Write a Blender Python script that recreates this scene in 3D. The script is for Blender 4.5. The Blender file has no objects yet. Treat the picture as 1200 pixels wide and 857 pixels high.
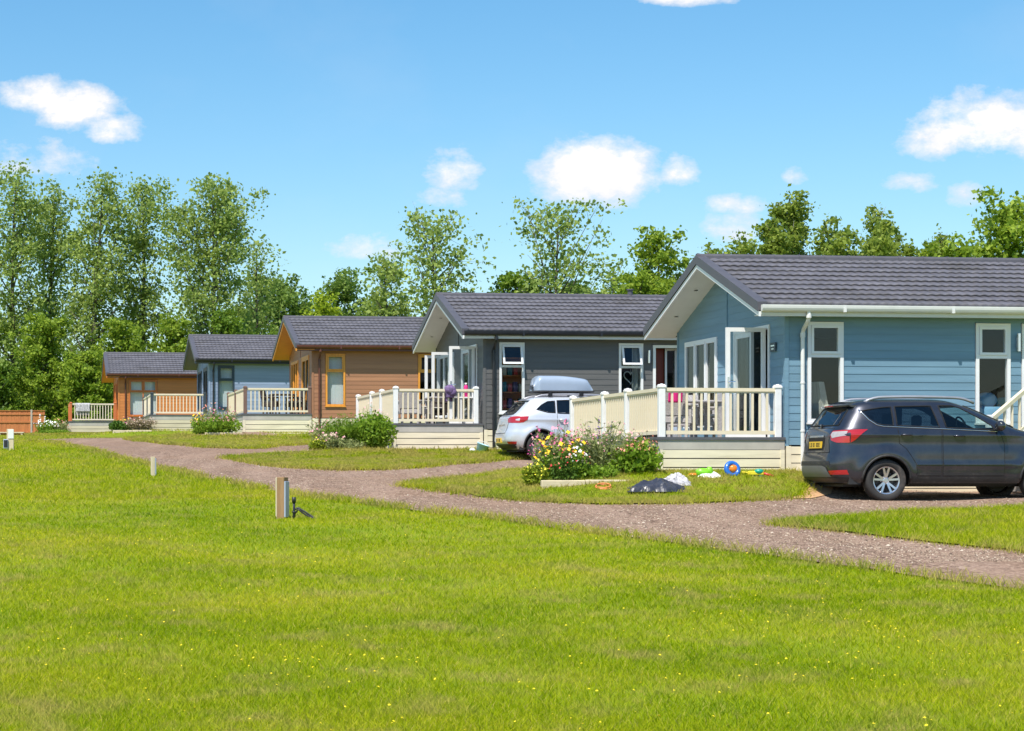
import bpy, bmesh, math, random
import numpy as np
from mathutils import Vector, Matrix
from mathutils.geometry import tessellate_polygon
random.seed(7)
RNG = np.random.default_rng(11)
SC = bpy.context.scene
COL = SC.collection
PI = math.pi
EYE = 1.78                       # camera height above the grass it stands on
FP, CX, HY = 2400.0, 350.0, 548.0   # focal length and principal point measured from the photograph
TH = math.atan((CX - 40) / FP)   # the lodges all stand turned by this angle
CT, ST = math.cos(TH), math.sin(TH)

# ------------------------------------------------------------------ materials
def S(r, g, b, k=1.0):
    f = lambda c: (c / 12.92 if c <= .04045 else ((c + .055) / 1.055) ** 2.4)
    return tuple(min(1, f(c / 255) * k) for c in (r, g, b))

class NT:
    def __init__(self, tree):
        self.t = tree; self.n = tree.nodes; self.l = tree.links
    def node(self, kind, **kw):
        n = self.n.new(kind)
        for k, v in kw.items():
            if k in n.inputs.keys(): self.put(n.inputs[k], v)
            else: setattr(n, k, v)
        return n
    def put(self, sock, v):
        if hasattr(v, 'is_output'): self.l.new(v, sock)
        else: sock.default_value = v
    def math(self, op, a, b=0.0, c=None, clamp=False):
        n = self.n.new('ShaderNodeMath'); n.operation = op; n.use_clamp = clamp
        self.put(n.inputs[0], a); self.put(n.inputs[1], b)
        if c is not None: self.put(n.inputs[2], c)
        return n.outputs[0]
    def mix(self, fac, a, b, blend='MIX'):
        n = self.n.new('ShaderNodeMix'); n.data_type = 'RGBA'; n.blend_type = blend
        self.put(n.inputs[0], fac)
        self.put(n.inputs[6], a if hasattr(a, 'is_output') else (*a, 1)); self.put(n.inputs[7], b if hasattr(b, 'is_output') else (*b, 1))
        return n.outputs[2]
    def ramp(self, fac, stops):
        n = self.n.new('ShaderNodeValToRGB'); e = n.color_ramp.elements
        while len(e) < len(stops): e.new(.5)
        for el, (p, c) in zip(e, stops): el.position = p; el.color = (*c, 1) if len(c) == 3 else c
        self.put(n.inputs[0], fac); return n.outputs[0]
    def noise(self, vec, scale, detail=3, rough=.55):
        n = self.node('ShaderNodeTexNoise', Scale=scale, Detail=detail, Roughness=rough)
        if vec is not None: self.put(n.inputs['Vector'], vec)
        return n.outputs['Fac']

def new_mat(name):
    m = bpy.data.materials.new(name); m.use_nodes = True
    t = NT(m.node_tree)
    return m, t, t.n['Principled BSDF']

def mat(name, col, rough=.6, metal=0., var=.12, scale=3., bump=0., bscale=40., coat=0., spec=None, stretch=None, dirt=None):
    m, t, b = new_mat(name)
    co = t.node('ShaderNodeTexCoord').outputs['Object']
    if stretch:
        mp = t.node('ShaderNodeMapping'); mp.inputs['Scale'].default_value = stretch
        t.put(mp.inputs['Vector'], co); co = mp.outputs[0]
    lo = tuple(c * (1 - var) for c in col); hi = tuple(min(1, c * (1 + var)) for c in col)
    nf = t.noise(co, scale, 5, .6)
    c = t.ramp(nf, [(.3, lo), (.7, hi)])
    if dirt:
        d = t.ramp(t.noise(co, dirt[1], 6, .7), [(.52, (0, 0, 0)), (.7, (1, 1, 1))])
        dd = t.math('MULTIPLY', d, dirt[2] if len(dirt) > 2 else .5)
        c = t.mix(dd, c, dirt[0])
    t.put(b.inputs['Base Color'], c)
    r = t.math('ADD', t.math('MULTIPLY', t.math('SUBTRACT', nf, .5), .2), rough, clamp=True)
    t.put(b.inputs['Roughness'], r)
    b.inputs['Metallic'].default_value = metal
    if coat: b.inputs['Coat Weight'].default_value = coat; b.inputs['Coat Roughness'].default_value = .04
    if spec is not None: b.inputs['Specular IOR Level'].default_value = spec
    if bump:
        bn = t.node('ShaderNodeBump', Strength=bump, Distance=.01)
        t.put(bn.inputs['Height'], t.noise(co, bscale, 3)); t.put(b.inputs['Normal'], bn.outputs[0])
    return m

def leaf_mat(name, dark, light, trans=.35, nscale=.5, rough=.55):
    m, t, b = new_mat(name)
    geo = t.node('ShaderNodeNewGeometry')
    co = t.node('ShaderNodeTexCoord').outputs['Object']
    f = t.math('ADD', t.math('MULTIPLY', geo.outputs['Random Per Island'], .62), t.math('MULTIPLY', t.noise(co, nscale, 2), .5))
    c = t.ramp(f, [(.22, dark), (.82, light)])
    t.put(b.inputs['Base Color'], c); b.inputs['Roughness'].default_value = rough
    b.inputs['Specular IOR Level'].default_value = .3
    tr = t.node('ShaderNodeBsdfTranslucent'); t.put(tr.inputs['Color'], t.mix(.5, c, light))
    mx = t.node('ShaderNodeMixShader'); mx.inputs[0].default_value = trans
    t.l.new(b.outputs[0], mx.inputs[1]); t.l.new(tr.outputs[0], mx.inputs[2])
    t.l.new(mx.outputs[0], t.n['Material Output'].inputs['Surface'])
    return m

def glass_mat(name, tint=(.9, .95, .95), refl=1.0, rough=.02):
    m, t, b = new_mat(name); t.n.remove(b)
    geo = t.node('ShaderNodeNewGeometry'); dp = t.node('ShaderNodeVectorMath', operation='DOT_PRODUCT'); t.put(dp.inputs[0], geo.outputs['Normal']); t.put(dp.inputs[1], geo.outputs['Incoming'])
    ca = t.math('SUBTRACT', 1., t.math('ABSOLUTE', dp.outputs['Value'])); fr = t.math('ADD', .045, t.math('MULTIPLY', t.math('POWER', ca, 5.), .955))
    tr = t.node('ShaderNodeBsdfTransparent'); tr.inputs[0].default_value = (*tint, 1)
    gl = t.node('ShaderNodeBsdfGlossy', Roughness=rough); gl.inputs[0].default_value = (1, 1, 1, 1)
    mx = t.node('ShaderNodeMixShader')
    co = t.node('ShaderNodeTexCoord').outputs['Object']
    bn = t.node('ShaderNodeBump', Strength=.12, Distance=.01); t.put(bn.inputs['Height'], t.noise(co, 1.6, 1)); t.put(gl.inputs['Normal'], bn.outputs[0])
    t.put(mx.inputs[0], t.math('MULTIPLY', fr, refl, clamp=True))
    t.l.new(tr.outputs[0], mx.inputs[1]); t.l.new(gl.outputs[0], mx.inputs[2])
    t.l.new(mx.outputs[0], t.n['Material Output'].inputs['Surface'])
    return m

M = {}
M['white'] = mat('white_upvc', (.78, .78, .78), .35, var=.04)
M['white_post'] = mat('white_post', (.80, .79, .78), .4, var=.05, dirt=((.45, .42, .36), 4, .25))
M['cream'] = mat('cream_rail', (.76, .66, .48), .5, var=.07, dirt=((.40, .33, .20), 3, .3))
M['cream_pale'] = mat('pale_cream_rail', (.78, .66, .52), .5, var=.07)
M['cream_skirt'] = mat('cream_skirt_board', (.78, .70, .52), .55, var=.10, stretch=(.3, 1, 3), dirt=((.30, .25, .15), 2.2, .35))
M['pale_skirt'] = mat('pale_skirt_board', (.62, .54, .40), .55, var=.10, stretch=(.3, 1, 3), dirt=((.30, .25, .15), 2.2, .3))
M['deck_edge'] = mat('deck_edge', (.10, .10, .11), .6)
M['deck_fascia'] = mat('deck_fascia', (.46, .43, .38), .55, var=.1)
M['deck_board'] = mat('deck_board', (.34, .32, .30), .7, var=.2, stretch=(8, .4, 1))
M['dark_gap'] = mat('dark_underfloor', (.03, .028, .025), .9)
M['roof'] = mat('roof_tile', S(100, 98, 104), .62, var=.22, scale=2.2, bump=.25, bscale=160, dirt=(S(78, 74, 70), .8, .6), spec=.35)
M['roof_cap'] = mat('roof_cap', S(84, 82, 88), .5, var=.12, scale=4)
M['black_pvc'] = mat('black_pvc', (.018, .018, .022), .35)
M['brown_pvc'] = mat('brown_pvc', S(96, 56, 44), .4)
M['gutter_white'] = mat('gutter_white', (.72, .72, .70), .4, var=.06, dirt=((.40, .40, .36), 3, .3))
M['soffit'] = mat('soffit_white', (.70, .71, .68), .6, var=.04)
M['soffit_oak'] = mat('soffit_oak', S(206, 132, 54), .5, var=.12, stretch=(1, 6, 1))
M['soffit_grey'] = mat('soffit_grey', S(95, 96, 92), .6)
M['oak'] = mat('oak_upvc', S(222, 150, 58), .45, var=.18, stretch=(6, 6, .8))
M['oak_red'] = mat('orange_upvc', S(196, 110, 48), .45, var=.15, stretch=(6, 6, .8))
M['slate_frame'] = mat('slate_frame', S(46, 60, 72), .4)
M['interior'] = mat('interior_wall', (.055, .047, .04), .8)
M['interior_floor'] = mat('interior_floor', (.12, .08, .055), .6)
M['glass'] = glass_mat('window_glass', (.86, .89, .89), .6)
M['glass_gable'] = glass_mat('gable_glass', (.66, .70, .68), .45)
M['curtain'] = mat('curtain_net', (.34, .34, .32), .9, var=.2, scale=2, stretch=(14, 14, .3))
M['curtain_blue'] = mat('curtain_blue', S(96, 112, 124), .9, var=.3, stretch=(14, 14, .3))
M['blind'] = mat('blind', (.86, .88, .90), .8, var=.08, stretch=(.3, .3, 30))
M['door_wood'] = mat('door_wood', S(120, 48, 22), .45, var=.25, stretch=(8, 8, .5))
M['chrome'] = mat('chrome', (.75, .75, .76), .18, 1., var=.04)
M['dark_metal'] = mat('dark_metal', (.05, .05, .055), .4, .6)
M['post_brown'] = mat('post_brown', S(118, 92, 82), .5)
M['post_slate'] = mat('post_slate', S(56, 66, 76), .5)
M['post_orange'] = mat('post_orange', S(196, 108, 62), .55)

def clad(name, col):
    m = mat(name, tuple(c * .9 for c in col), .55, var=.12, scale=1.2, stretch=(.5, .5, 7), bump=.15, bscale=30, dirt=(tuple(c * .66 for c in col), 1.0, .35))
    t = NT(m.node_tree); b = t.n['Principled BSDF']; src = b.inputs['Base Color'].links[0].from_socket     # boards weather differently
    geo = t.node('ShaderNodeNewGeometry'); t.put(b.inputs['Base Color'], t.mix(.16, src, t.ramp(geo.outputs['Random Per Island'], [(0, tuple(c * .45 for c in col)), (1, tuple(min(1, c * 1.5) for c in col))])))
    return m
M['blue'] = clad('blue_cladding', S(116, 150, 170))
M['grey'] = clad('grey_cladding', S(100, 99, 98))
M['brown'] = clad('brown_cladding', S(170, 120, 88))
M['slateblue'] = clad('slate_blue_cladding', S(140, 156, 184))
M['orange'] = clad('orange_cladding', S(208, 130, 66))

# ------------------------------------------------------------------ mesh building
class G:
    def __init__(self): self.v = []; self.f = []
    def add(self, vs, fs):
        o = len(self.v); self.v += [tuple(p) for p in vs]; self.f += [tuple(i + o for i in f) for f in fs]; return self
    def hexa(self, p):      # 8 points: bottom ring then top ring
        return self.add(p, [(3, 2, 1, 0), (4, 5, 6, 7), (0, 1, 5, 4), (1, 2, 6, 5), (2, 3, 7, 6), (3, 0, 4, 7)])
    def box(self, x0, x1, y0, y1, z0, z1, bev=0):
        if bev:
            b = bev
            prof = [(x0 + b, y0), (x1 - b, y0), (x1, y0 + b), (x1, y1 - b), (x1 - b, y1), (x0 + b, y1), (x0, y1 - b), (x0, y0 + b)]
            cx, cy = (x0 + x1) / 2, (y0 + y1) / 2
            def sh(s): return [(x + (b if x < cx else -b) * s, y + (b if y < cy else -b) * s) for x, y in prof]
            rings = [(z0, 1), (z0 + b, 0), (z1 - b, 0), (z1, 1)]
            vs = [(x, y, z) for z, s in rings for x, y in sh(s)]
            fs = [tuple(range(7, -1, -1)), tuple(range(24, 32))]
            for r in range(3):
                for i in range(8):
                    j = (i + 1) % 8; fs.append((r * 8 + i, r * 8 + j, r * 8 + 8 + j, r * 8 + 8 + i))
            return self.add(vs, fs)
        return self.hexa([(x0, y0, z0), (x1, y0, z0), (x1, y1, z0), (x0, y1, z0), (x0, y0, z1), (x1, y0, z1), (x1, y1, z1), (x0, y1, z1)])
    def beam(self, a, b, w, h, up=(0, 0, 1)):
        a, b, up = Vector(a), Vector(b), Vector(up); d = (b - a).normalized(); s = d.cross(up).normalized() * (w / 2); u = s.cross(d).normalized() * (h / 2)
        return self.hexa([a - s - u, a + s - u, b + s - u, b - s - u, a - s + u, a + s + u, b + s + u, b - s + u])
    def tube(self, pts, r, n=8, closed=False):
        pts = [Vector(p) for p in pts]; N = len(pts)
        rs = r if hasattr(r, '__len__') else [r] * N
        o = len(self.v); prev = None
        for i, p in enumerate(pts):
            if closed: d = pts[(i + 1) % N] - pts[i - 1]
            else: d = pts[min(i + 1, N - 1)] - pts[max(i - 1, 0)]
            d = d.normalized() if d.length > 1e-9 else Vector((0, 0, 1))
            if prev is None: u = d.orthogonal().normalized()
            else:
                u = prev - d * prev.dot(d); u = u.normalized() if u.length > 1e-6 else d.orthogonal().normalized()
            prev = u; w = d.cross(u)
            for k in range(n):
                a = 2 * PI * k / n; self.v.append(tuple(p + (u * math.cos(a) + w * math.sin(a)) * rs[i]))
        for i in range(N if closed else N - 1):
            j = (i + 1) % N
            for k in range(n):
                l = (k + 1) % n; self.f.append((o + i * n + k, o + i * n + l, o + j * n + l, o + j * n + k))
        if not closed:
            self.f.append(tuple(o + k for k in range(n - 1, -1, -1))); self.f.append(tuple(o + (N - 1) * n + k for k in range(n)))
        return self
    def lathe(self, prof, c=(0, 0, 0), axis='z', n=24):
        o = len(self.v); m = len(prof)
        for k in range(n):
            a = 2 * PI * k / n; ca, sa = math.cos(a), math.sin(a)
            for r, h in prof:
                if axis == 'z': p = (r * ca, r * sa, h)
                elif axis == 'y': p = (r * ca, h, r * sa)
                else: p = (h, r * ca, r * sa)
                self.v.append((p[0] + c[0], p[1] + c[1], p[2] + c[2]))
        for k in range(n):
            l = (k + 1) % n
            for i in range(m - 1): self.f.append((o + k * m + i, o + l * m + i, o + l * m + i + 1, o + k * m + i + 1))
        return self
    def grid(self, fn, nu, nv, thick=None):
        """sheet fn(i/nu, j/nv) -> point"""
        vs = [fn(i / nu, j / nv) for j in range(nv + 1) for i in range(nu + 1)]
        fs = [(j * (nu + 1) + i, j * (nu + 1) + i + 1, (j + 1) * (nu + 1) + i + 1, (j + 1) * (nu + 1) + i) for j in range(nv) for i in range(nu)]
        return self.add(vs, fs)
    def blob(self, c, r, n=10, m=7, jit=0., rng=random):
        vs = [(c[0], c[1], c[2] - r[2])]
        for j in range(1, m):
            t = PI * j / m
            for i in range(n):
                a = 2 * PI * i / n; k = 1 + rng.uniform(-jit, jit)
                vs.append((c[0] + r[0] * k * math.sin(t) * math.cos(a), c[1] + r[1] * k * math.sin(t) * math.sin(a), c[2] - r[2] * k * math.cos(t)))
        vs.append((c[0], c[1], c[2] + r[2])); fs = []
        for i in range(n): fs.append((0, 1 + (i + 1) % n, 1 + i))
        for j in range(m - 2):
            for i in range(n):
                a = 1 + j * n + i; b = 1 + j * n + (i + 1) % n; fs.append((a, b, b + n, a + n))
        L = len(vs) - 1; q = 1 + (m - 2) * n
        for i in range(n): fs.append((q + i, q + (i + 1) % n, L))
        return self.add(vs, fs)
    def build(self, name, m, parent=None, smooth=False, sub=0, solid=0):
        me = bpy.data.meshes.new(name); me.from_pydata(self.v, [], self.f); me.update()
        if smooth: me.polygons.foreach_set('use_smooth', [True] * len(me.polygons))
        if isinstance(m, str): m = M[m]
        me.materials.append(m)
        o = bpy.data.objects.new(name, me); COL.objects.link(o)
        if parent is not None: o.parent = parent
        if solid:
            s = o.modifiers.new('thickness', 'SOLIDIFY'); s.thickness = solid; s.offset = 0
        if sub:
            s = o.modifiers.new('smooth', 'SUBSURF'); s.levels = s.render_levels = sub
        return o

def np_mesh(name, verts, loops, per, m, parent=None, smooth=False):
    """fast mesh from arrays: verts Nx3, loops flat indices, per = loop count of each face (int or array)"""
    me = bpy.data.meshes.new(name)
    verts = np.asarray(verts, np.float32); loops = np.asarray(loops, np.int32).ravel()
    if np.isscalar(per): per = np.full(len(loops) // per, per, np.int32)
    per = np.asarray(per, np.int32)
    me.vertices.add(len(verts)); me.vertices.foreach_set('co', verts.ravel())
    me.loops.add(len(loops)); me.loops.foreach_set('vertex_index', loops)
    me.polygons.add(len(per)); st = np.concatenate([[0], np.cumsum(per)[:-1]]).astype(np.int32)
    me.polygons.foreach_set('loop_start', st)
    try: me.polygons.foreach_set('loop_total', per)
    except Exception: pass
    if smooth: me.polygons.foreach_set('use_smooth', np.ones(len(per), bool))
    me.update(calc_edges=True)
    me.materials.append(M[m] if isinstance(m, str) else m)
    o = bpy.data.objects.new(name, me); COL.objects.link(o)
    if parent is not None: o.parent = parent
    return o

def tag(o, label=None, cat=None, group=None, kind=None):
    if label: o['label'] = label
    if cat: o['category'] = cat
    if group: o['group'] = group
    if kind: o['kind'] = kind
    return o
def thing(name, label, cat, loc=(0, 0, 0), rz=0., group=None):
    o = bpy.data.objects.new(name, None); COL.objects.link(o); o.location = loc; o.rotation_euler = (0, 0, rz); o.empty_display_size = .2
    return tag(o, label, cat, group)
def dup(o, parent=None, mesh_copy=False):
    c = o.copy(); COL.objects.link(c)
    if parent is not None: c.parent = parent
    for ch in list(o.children): dup(ch, c)
    return c

# ------------------------------------------------------------------ terrain
_gy = np.array([-60, 0, 10, 28.7, 33.3, 36.2, 44, 51.5, 60, 69.5, 85, 100, 130, 200, 400, 900, 3000])
_gz = np.array([-2.2, -1.78, -1.42, -.717, -.56, -.45, -.04, .30, .62, .93, 1.24, 1.50, 1.98, 3.05, 6.2, 14, 47.])
_ty = np.concatenate([np.arange(-60, 240, .25)]); _tz = np.interp(_ty, _gy, _gz)
_k = np.ones(17) / 17; _tz2 = np.convolve(np.pad(_tz, 8, mode='edge'), _k, 'valid'); _tz2[:40] = _tz[:40]; _tz2[-40:] = _tz[-40:]
def g0(y):
    y = np.asarray(y, float)
    return np.where(y < 239, np.interp(y, _ty, _tz2), np.interp(y, _gy, _gz)) + EYE

# lodges: (px of the near wall corner, depth, base height relative to the eye)
LODGE = [(920.6, 36.2, -.12), (567, 51.5, .45), (366, 69.5, 1.17), (245, 85.5, 1.55), (139, 100., 1.60)]
def corner(i):
    px, Y, z = LODGE[i]; return ((px - CX) / FP * Y, Y, z + EYE)
def loc2w(i, x, b): c = corner(i); return (c[0] + x * CT - b * ST, c[1] + x * ST + b * CT)
def w2loc(i, X, Y):
    c = corner(i); dx = np.asarray(X) - c[0]; dy = np.asarray(Y) - c[1]; return dx * CT + dy * ST, -dx * ST + dy * CT
def sstep(t): t = np.clip(t, 0, 1); return t * t * (3 - 2 * t)
def gz(x, y):
    x = np.asarray(x, float); y = np.asarray(y, float); z = g0(y)
    z = z + .02 * np.sin(x * .9 + 1.3 * np.sin(y * .35)) * np.sin(y * .7 + .8) + .012 * np.sin(x * 2.3 + y * 1.1)
    for i in range(5):
        lx, lb = w2loc(i, x, y); m = 2.3 if i == 0 else 3.0
        dx = np.maximum(np.maximum(-2.5 - lx, 0) / 4.5, np.maximum(lx - .25, 0) / 1.1)
        db = np.maximum(np.maximum(-.35 - lb, 0) / m, np.maximum(lb - 6.2, 0) / 3.)
        k = sstep(1 - np.sqrt(dx * dx + db * db)); z = z + (corner(i)[2] - z) * k
    return z
def ray(px, py, bumps=True):
    """where the line of sight through a photo pixel meets the ground"""
    ys = np.concatenate([np.arange(6, 130, .05), np.arange(130, 400, 1.)]); X = (px - CX) / FP * ys; Z = EYE + (HY - py) / FP * ys
    h = Z - (gz(X, ys) if bumps else g0(ys)); k = np.nonzero(h <= 0)[0]
    i = k[0] if len(k) else int(np.argmin(h)); return float(X[i]), float(ys[i])
def at(px, Y): return (px - CX) / FP * Y
def zat(py, Y): return EYE + (HY - py) / FP * Y
def inpoly(px, py, poly):
    n = len(poly); ins = np.zeros(len(px), bool); j = n - 1
    for i in range(n):
        xi, yi = poly[i]; xj, yj = poly[j]
        c = ((yi > py) != (yj > py)) & (px < (xj - xi) * (py - yi) / ((yj - yi) or 1e-9) + xi); ins ^= c; j = i
    return ins
def smooth_poly(pts, it=2):
    for _ in range(it):
        q = []
        for i in range(len(pts)):
            a, b = pts[i], pts[(i + 1) % len(pts)]
            q += [(a[0] * .75 + b[0] * .25, a[1] * .75 + b[1] * .25), (a[0] * .25 + b[0] * .75, a[1] * .25 + b[1] * .75)]
        pts = q
    return pts
def sheet(name, poly, off, m, step=.5):
    bm = bmesh.new()
    # ragged edges
    pp = []
    for i in range(len(poly)):
        a, b = poly[i], poly[(i + 1) % len(poly)]; L = math.hypot(b[0] - a[0], b[1] - a[1]); n = max(1, int(L / .35))
        for k in range(n):
            t = k / n; pp.append((a[0] + (b[0] - a[0]) * t + random.uniform(-.035, .035), a[1] + (b[1] - a[1]) * t + random.uniform(-.06, .06)))
    vs = [bm.verts.new((x, y, 0)) for x, y in pp]
    for tri in tessellate_polygon([[Vector((x, y, 0)) for x, y in pp]]):
        try: bm.faces.new([vs[k] for k in tri])
        except ValueError: pass
    xs = [p[0] for p in pp]; ys = [p[1] for p in pp]
    for ax, lo, hi in ((0, min(xs), max(xs)), (1, min(ys), max(ys))):
        q = lo + step
        while q < hi:
            no = (1, 0, 0) if ax == 0 else (0, 1, 0); co = (q, 0, 0) if ax == 0 else (0, q, 0)
            bmesh.ops.bisect_plane(bm, geom=bm.verts[:] + bm.edges[:] + bm.faces[:], plane_co=co, plane_no=no, dist=1e-5); q += step
    A = np.array([v.co[:2] for v in bm.verts]); Z = gz(A[:, 0], A[:, 1]) + off
    for v, z in zip(bm.verts, Z): v.co.z = z
    bmesh.ops.recalc_face_normals(bm, faces=bm.faces[:])
    if sum(f.normal.z for f in bm.faces) < 0: bmesh.ops.reverse_faces(bm, faces=bm.faces[:])
    me = bpy.data.meshes.new(name); bm.to_mesh(me); bm.free(); me.materials.append(m)
    me.polygons.foreach_set('use_smooth', [True] * len(me.polygons))
    o = bpy.data.objects.new(name, me); COL.objects.link(o); return o
SKY_SAT, SKY_STR, CLOUD, SUN_E, EXPO = 1.28, .104, .67, 4.0, .66
# ------------------------------------------------------------------ lodges
W, L = 6.1, 12.0
SL = 1.15 / 3.37
def ztop(b): return 2.97 + (min(b, W - b) + .32) * SL
def sidex(i, px, b=0.):
    c = corner(i); k = (px - CX) / FP; x0 = c[0] - b * ST; y0 = c[1] + b * CT
    return (k * y0 - x0) / (CT - k * ST)
def gab_t(i, px, x=0.):
    c = corner(i); k = (px - CX) / FP; x0 = c[0] + x * CT; y0 = c[1] + x * ST
    return (x0 - k * y0) / (k * CT + ST)
P_SIDE = lambda u, z, o: (u, -o, z)
P_GAB = lambda u, z, o: (-o, u, z)
def pbox(g, pl, u0, u1, z0, z1, o0, o1):
    a = [pl(u0, z0, o1), pl(u1, z0, o1), pl(u1, z0, o0), pl(u0, z0, o0), pl(u0, z1, o1), pl(u1, z1, o1), pl(u1, z1, o0), pl(u0, z1, o0)]
    return g.hexa(a)
def spans(u0, u1, z, holes):
    xs = [(u0, u1)]
    for a, b, c, d in holes:
        if c < z < d:
            n = []
            for p, q in xs:
                if a > p: n.append((p, min(a, q)))
                if b < q: n.append((max(b, p), q))
            xs = [(p, q) for p, q in n if q - p > 1e-4]
    return xs
def cladding(g, pl, u0, u1, z0, z1, holes, clip=None, h=.14):
    z = z0
    while z < z1 - 1e-4:
        zt = min(z + h, z1)
        cuts = sorted({z, zt} | {q for hh in holes for q in hh[2:] if z < q < zt})
        for a, b in zip(cuts[:-1], cuts[1:]):
            oa = .010 - .007 * (a - z) / h; ob = .010 - .007 * (b - z) / h
            for p, q in spans(u0, u1, (a + b) / 2, holes):
                pa, qa, pb, qb = p, q, p, q
                if clip:
                    la, ra = clip(a); lb, rb = clip(b)
                    pa, qa, pb, qb = max(p, la), min(q, ra), max(p, lb), min(q, rb)
                    if qa - pa < .01: continue
                    if qb < pb: pb = qb = (pb + qb) / 2
                g.hexa([pl(pa, a, oa), pl(qa, a, oa), pl(qa, a, -.002), pl(pa, a, -.002), pl(pb, b, ob), pl(qb, b, ob), pl(qb, b, -.002), pl(pb, b, -.002)])
                if clip is None or z < 2.8: pbox(g, pl, p + (.001), q - .001, a, b, -.10, -.003)
        z = zt
def frame_box(g, pl, u0, u1, z0, z1, w, o0, o1):
    pbox(g, pl, u0, u0 + w, z0, z1, o0, o1); pbox(g, pl, u1 - w, u1, z0, z1, o0, o1)
    pbox(g, pl, u0 + w, u1 - w, z0, z0 + w, o0, o1); pbox(g, pl, u0 + w, u1 - w, z1 - w, z1, o0, o1)
def curtain(parent, pl, u0, u1, z0, z1, m, o=-.17, sway=.03):
    g = G(); n = max(6, int((u1 - u0) / .02)); sway = .002 if m == 'blind' else sway; ph = random.random() * 6
    g.grid(lambda s, t: pl(u0 + (u1 - u0) * s, z0 + (z1 - z0) * t, o + sway * math.sin(s * (u1 - u0) * 55 + ph) * (1 - .3 * t)), n, 3)
    return g.build('blind' if m == 'blind' else 'curtain', m, parent, True)
def window(parent, pl, u0, u1, z0, z1, fm, transom=None, mull=(), fan_open=False, w=.062, cur=None, name='window'):
    g = G(); frame_box(g, pl, u0, u1, z0, z1, w, -.06, .030)
    pbox(g, pl, u0 - .02, u1 + .02, z0 - .035, z0 - .002, -.02, .055)      # sill
    gl = G(); bays = [u0 + w] + [m for m in mull] + [u1 - w]
    for m in mull: pbox(g, pl, m - w * .45, m + w * .45, z0 + w, z1 - w, -.05, .026)
    fans = []
    for k, (a, b) in enumerate(zip(bays[:-1], bays[1:])):
        a2 = a + (w * .45 if k else 0); b2 = b - (w * .45 if k < len(bays) - 2 else 0)
        if transom:
            pbox(g, pl, a2, b2, transom - .03, transom + .03, -.05, .026)
            pbox(gl, pl, a2, b2, z0 + w, transom - .03, -.012, -.006)
            if not fan_open:
                frame_box(g, pl, a2 + .002, b2 - .002, transom + .032, z1 - w - .002, .045, -.03, .045)
                pbox(gl, pl, a2 + .047, b2 - .047, transom + .077, z1 - w - .047, .006, .012)
            else: fans.append((a2, b2))
        else:
            frame_box(g, pl, a2 + .002, b2 - .002, z0 + w + .002, z1 - w - .002, .035, -.03, .038)
            pbox(gl, pl, a2 + .037, b2 - .037, z0 + w + .037, z1 - w - .037, -.004, .004)
    f = g.build(name, fm, parent); gl.build('glass', 'glass_gable' if pl is P_GAB else 'glass', f)
    for a, b in fans:       # top-hung fanlight swung out
        ang = math.radians(17); H = z1 - w - transom - .035
        tp = lambda u, z, o: pl(u, z1 - w - .004 - (z1 - w - z) * math.cos(ang) + o * math.sin(ang) * 0, .03 + o + (z1 - w - z) * math.sin(ang))
        s = G(); frame_box(s, tp, a + .004, b - .004, z1 - w - H, z1 - w - .002, .05, -.02, .02); sf = s.build('fanlight', fm, f)
        q = G(); pbox(q, tp, a + .05, b - .05, z1 - w - H + .05, z1 - w - .05, -.004, .004); q.build('pane', 'glass', f)
    if cur:
        for a, b, m in cur: curtain(f, pl, u0 + (u1 - u0) * a, u0 + (u1 - u0) * b, z0 + .02, z1 - .02, m)
    return f
def casement(parent, i_hinge_t, width, z0, z1, fm, name='open_casement', handle=False):
    """a glazed leaf hinged on the gable and swung square out from it"""
    pl = lambda u, z, o: (-u - .04, i_hinge_t - o, z)
    g = G(); frame_box(g, pl, 0, width, z0, z1, .075, -.028, .028); f = g.build(name, fm, parent)
    q = G(); pbox(q, pl, .075, width - .075, z0 + .075, z1 - .075, -.006, .006); q.build('glass', 'glass', f)
    if handle:
        h = G(); zc = z0 + 1.0
        pbox(h, pl, width - .055, width - .02, zc - .11, zc + .11, .029, .037)
        a, b = Vector(pl(width - .038, zc + .02, .06)), Vector(pl(width - .16, zc + .02, .06))
        h.tube([pl(width - .038, zc + .02, .036), a, b], .011, 6); h.build('handle', 'chrome', f)
    return f

_tile_me = None
def roof_tiles(parent):
    global _tile_me
    if _tile_me is None:
        x0, x1 = -.52, 12.28; per = .166; nx = int((x1 - x0) / per * 7); xs = np.linspace(x0, x1, nx)
        sl = math.hypot(3.37, 1.15); nr = 10; d = np.array([0, -3.37 / sl, -1.15 / sl]); no = np.array([0, -1.15 / sl, 3.37 / sl]); top = np.array([0, 3.05, ztop(3.05)])
        w = .5 + .5 * np.sin(2 * PI * xs / per); w = w ** .7
        lines = []
        for r in range(nr):
            for s, o, k in ((r * sl / nr - (.0 if r else -.02), .012, .010), ((r + .55) * sl / nr, .020, .016), ((r + .93) * sl / nr, .038, .020), ((r + 1) * sl / nr, .036, .020), ((r + 1) * sl / nr + .001, .004, .006)):
                jit = .002 * np.sin(xs * 1.7 + r * 2.1)
                P = top[None] + d[None] * s + no[None] * (o + k * w + jit)[:, None]; P[:, 0] += xs; lines.append(P)
        V = np.concatenate(lines); n = len(lines); idx = np.arange(n * nx).reshape(n, nx)
        F = np.stack([idx[:-1, :-1], idx[1:, :-1], idx[1:, 1:], idx[:-1, 1:]], -1).reshape(-1, 4)
        o = np_mesh('tiles', V, F, 4, 'roof', parent, False); _tile_me = o.data; return o
    o = bpy.data.objects.new('tiles', _tile_me); COL.objects.link(o); o.parent = parent; return o

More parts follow.
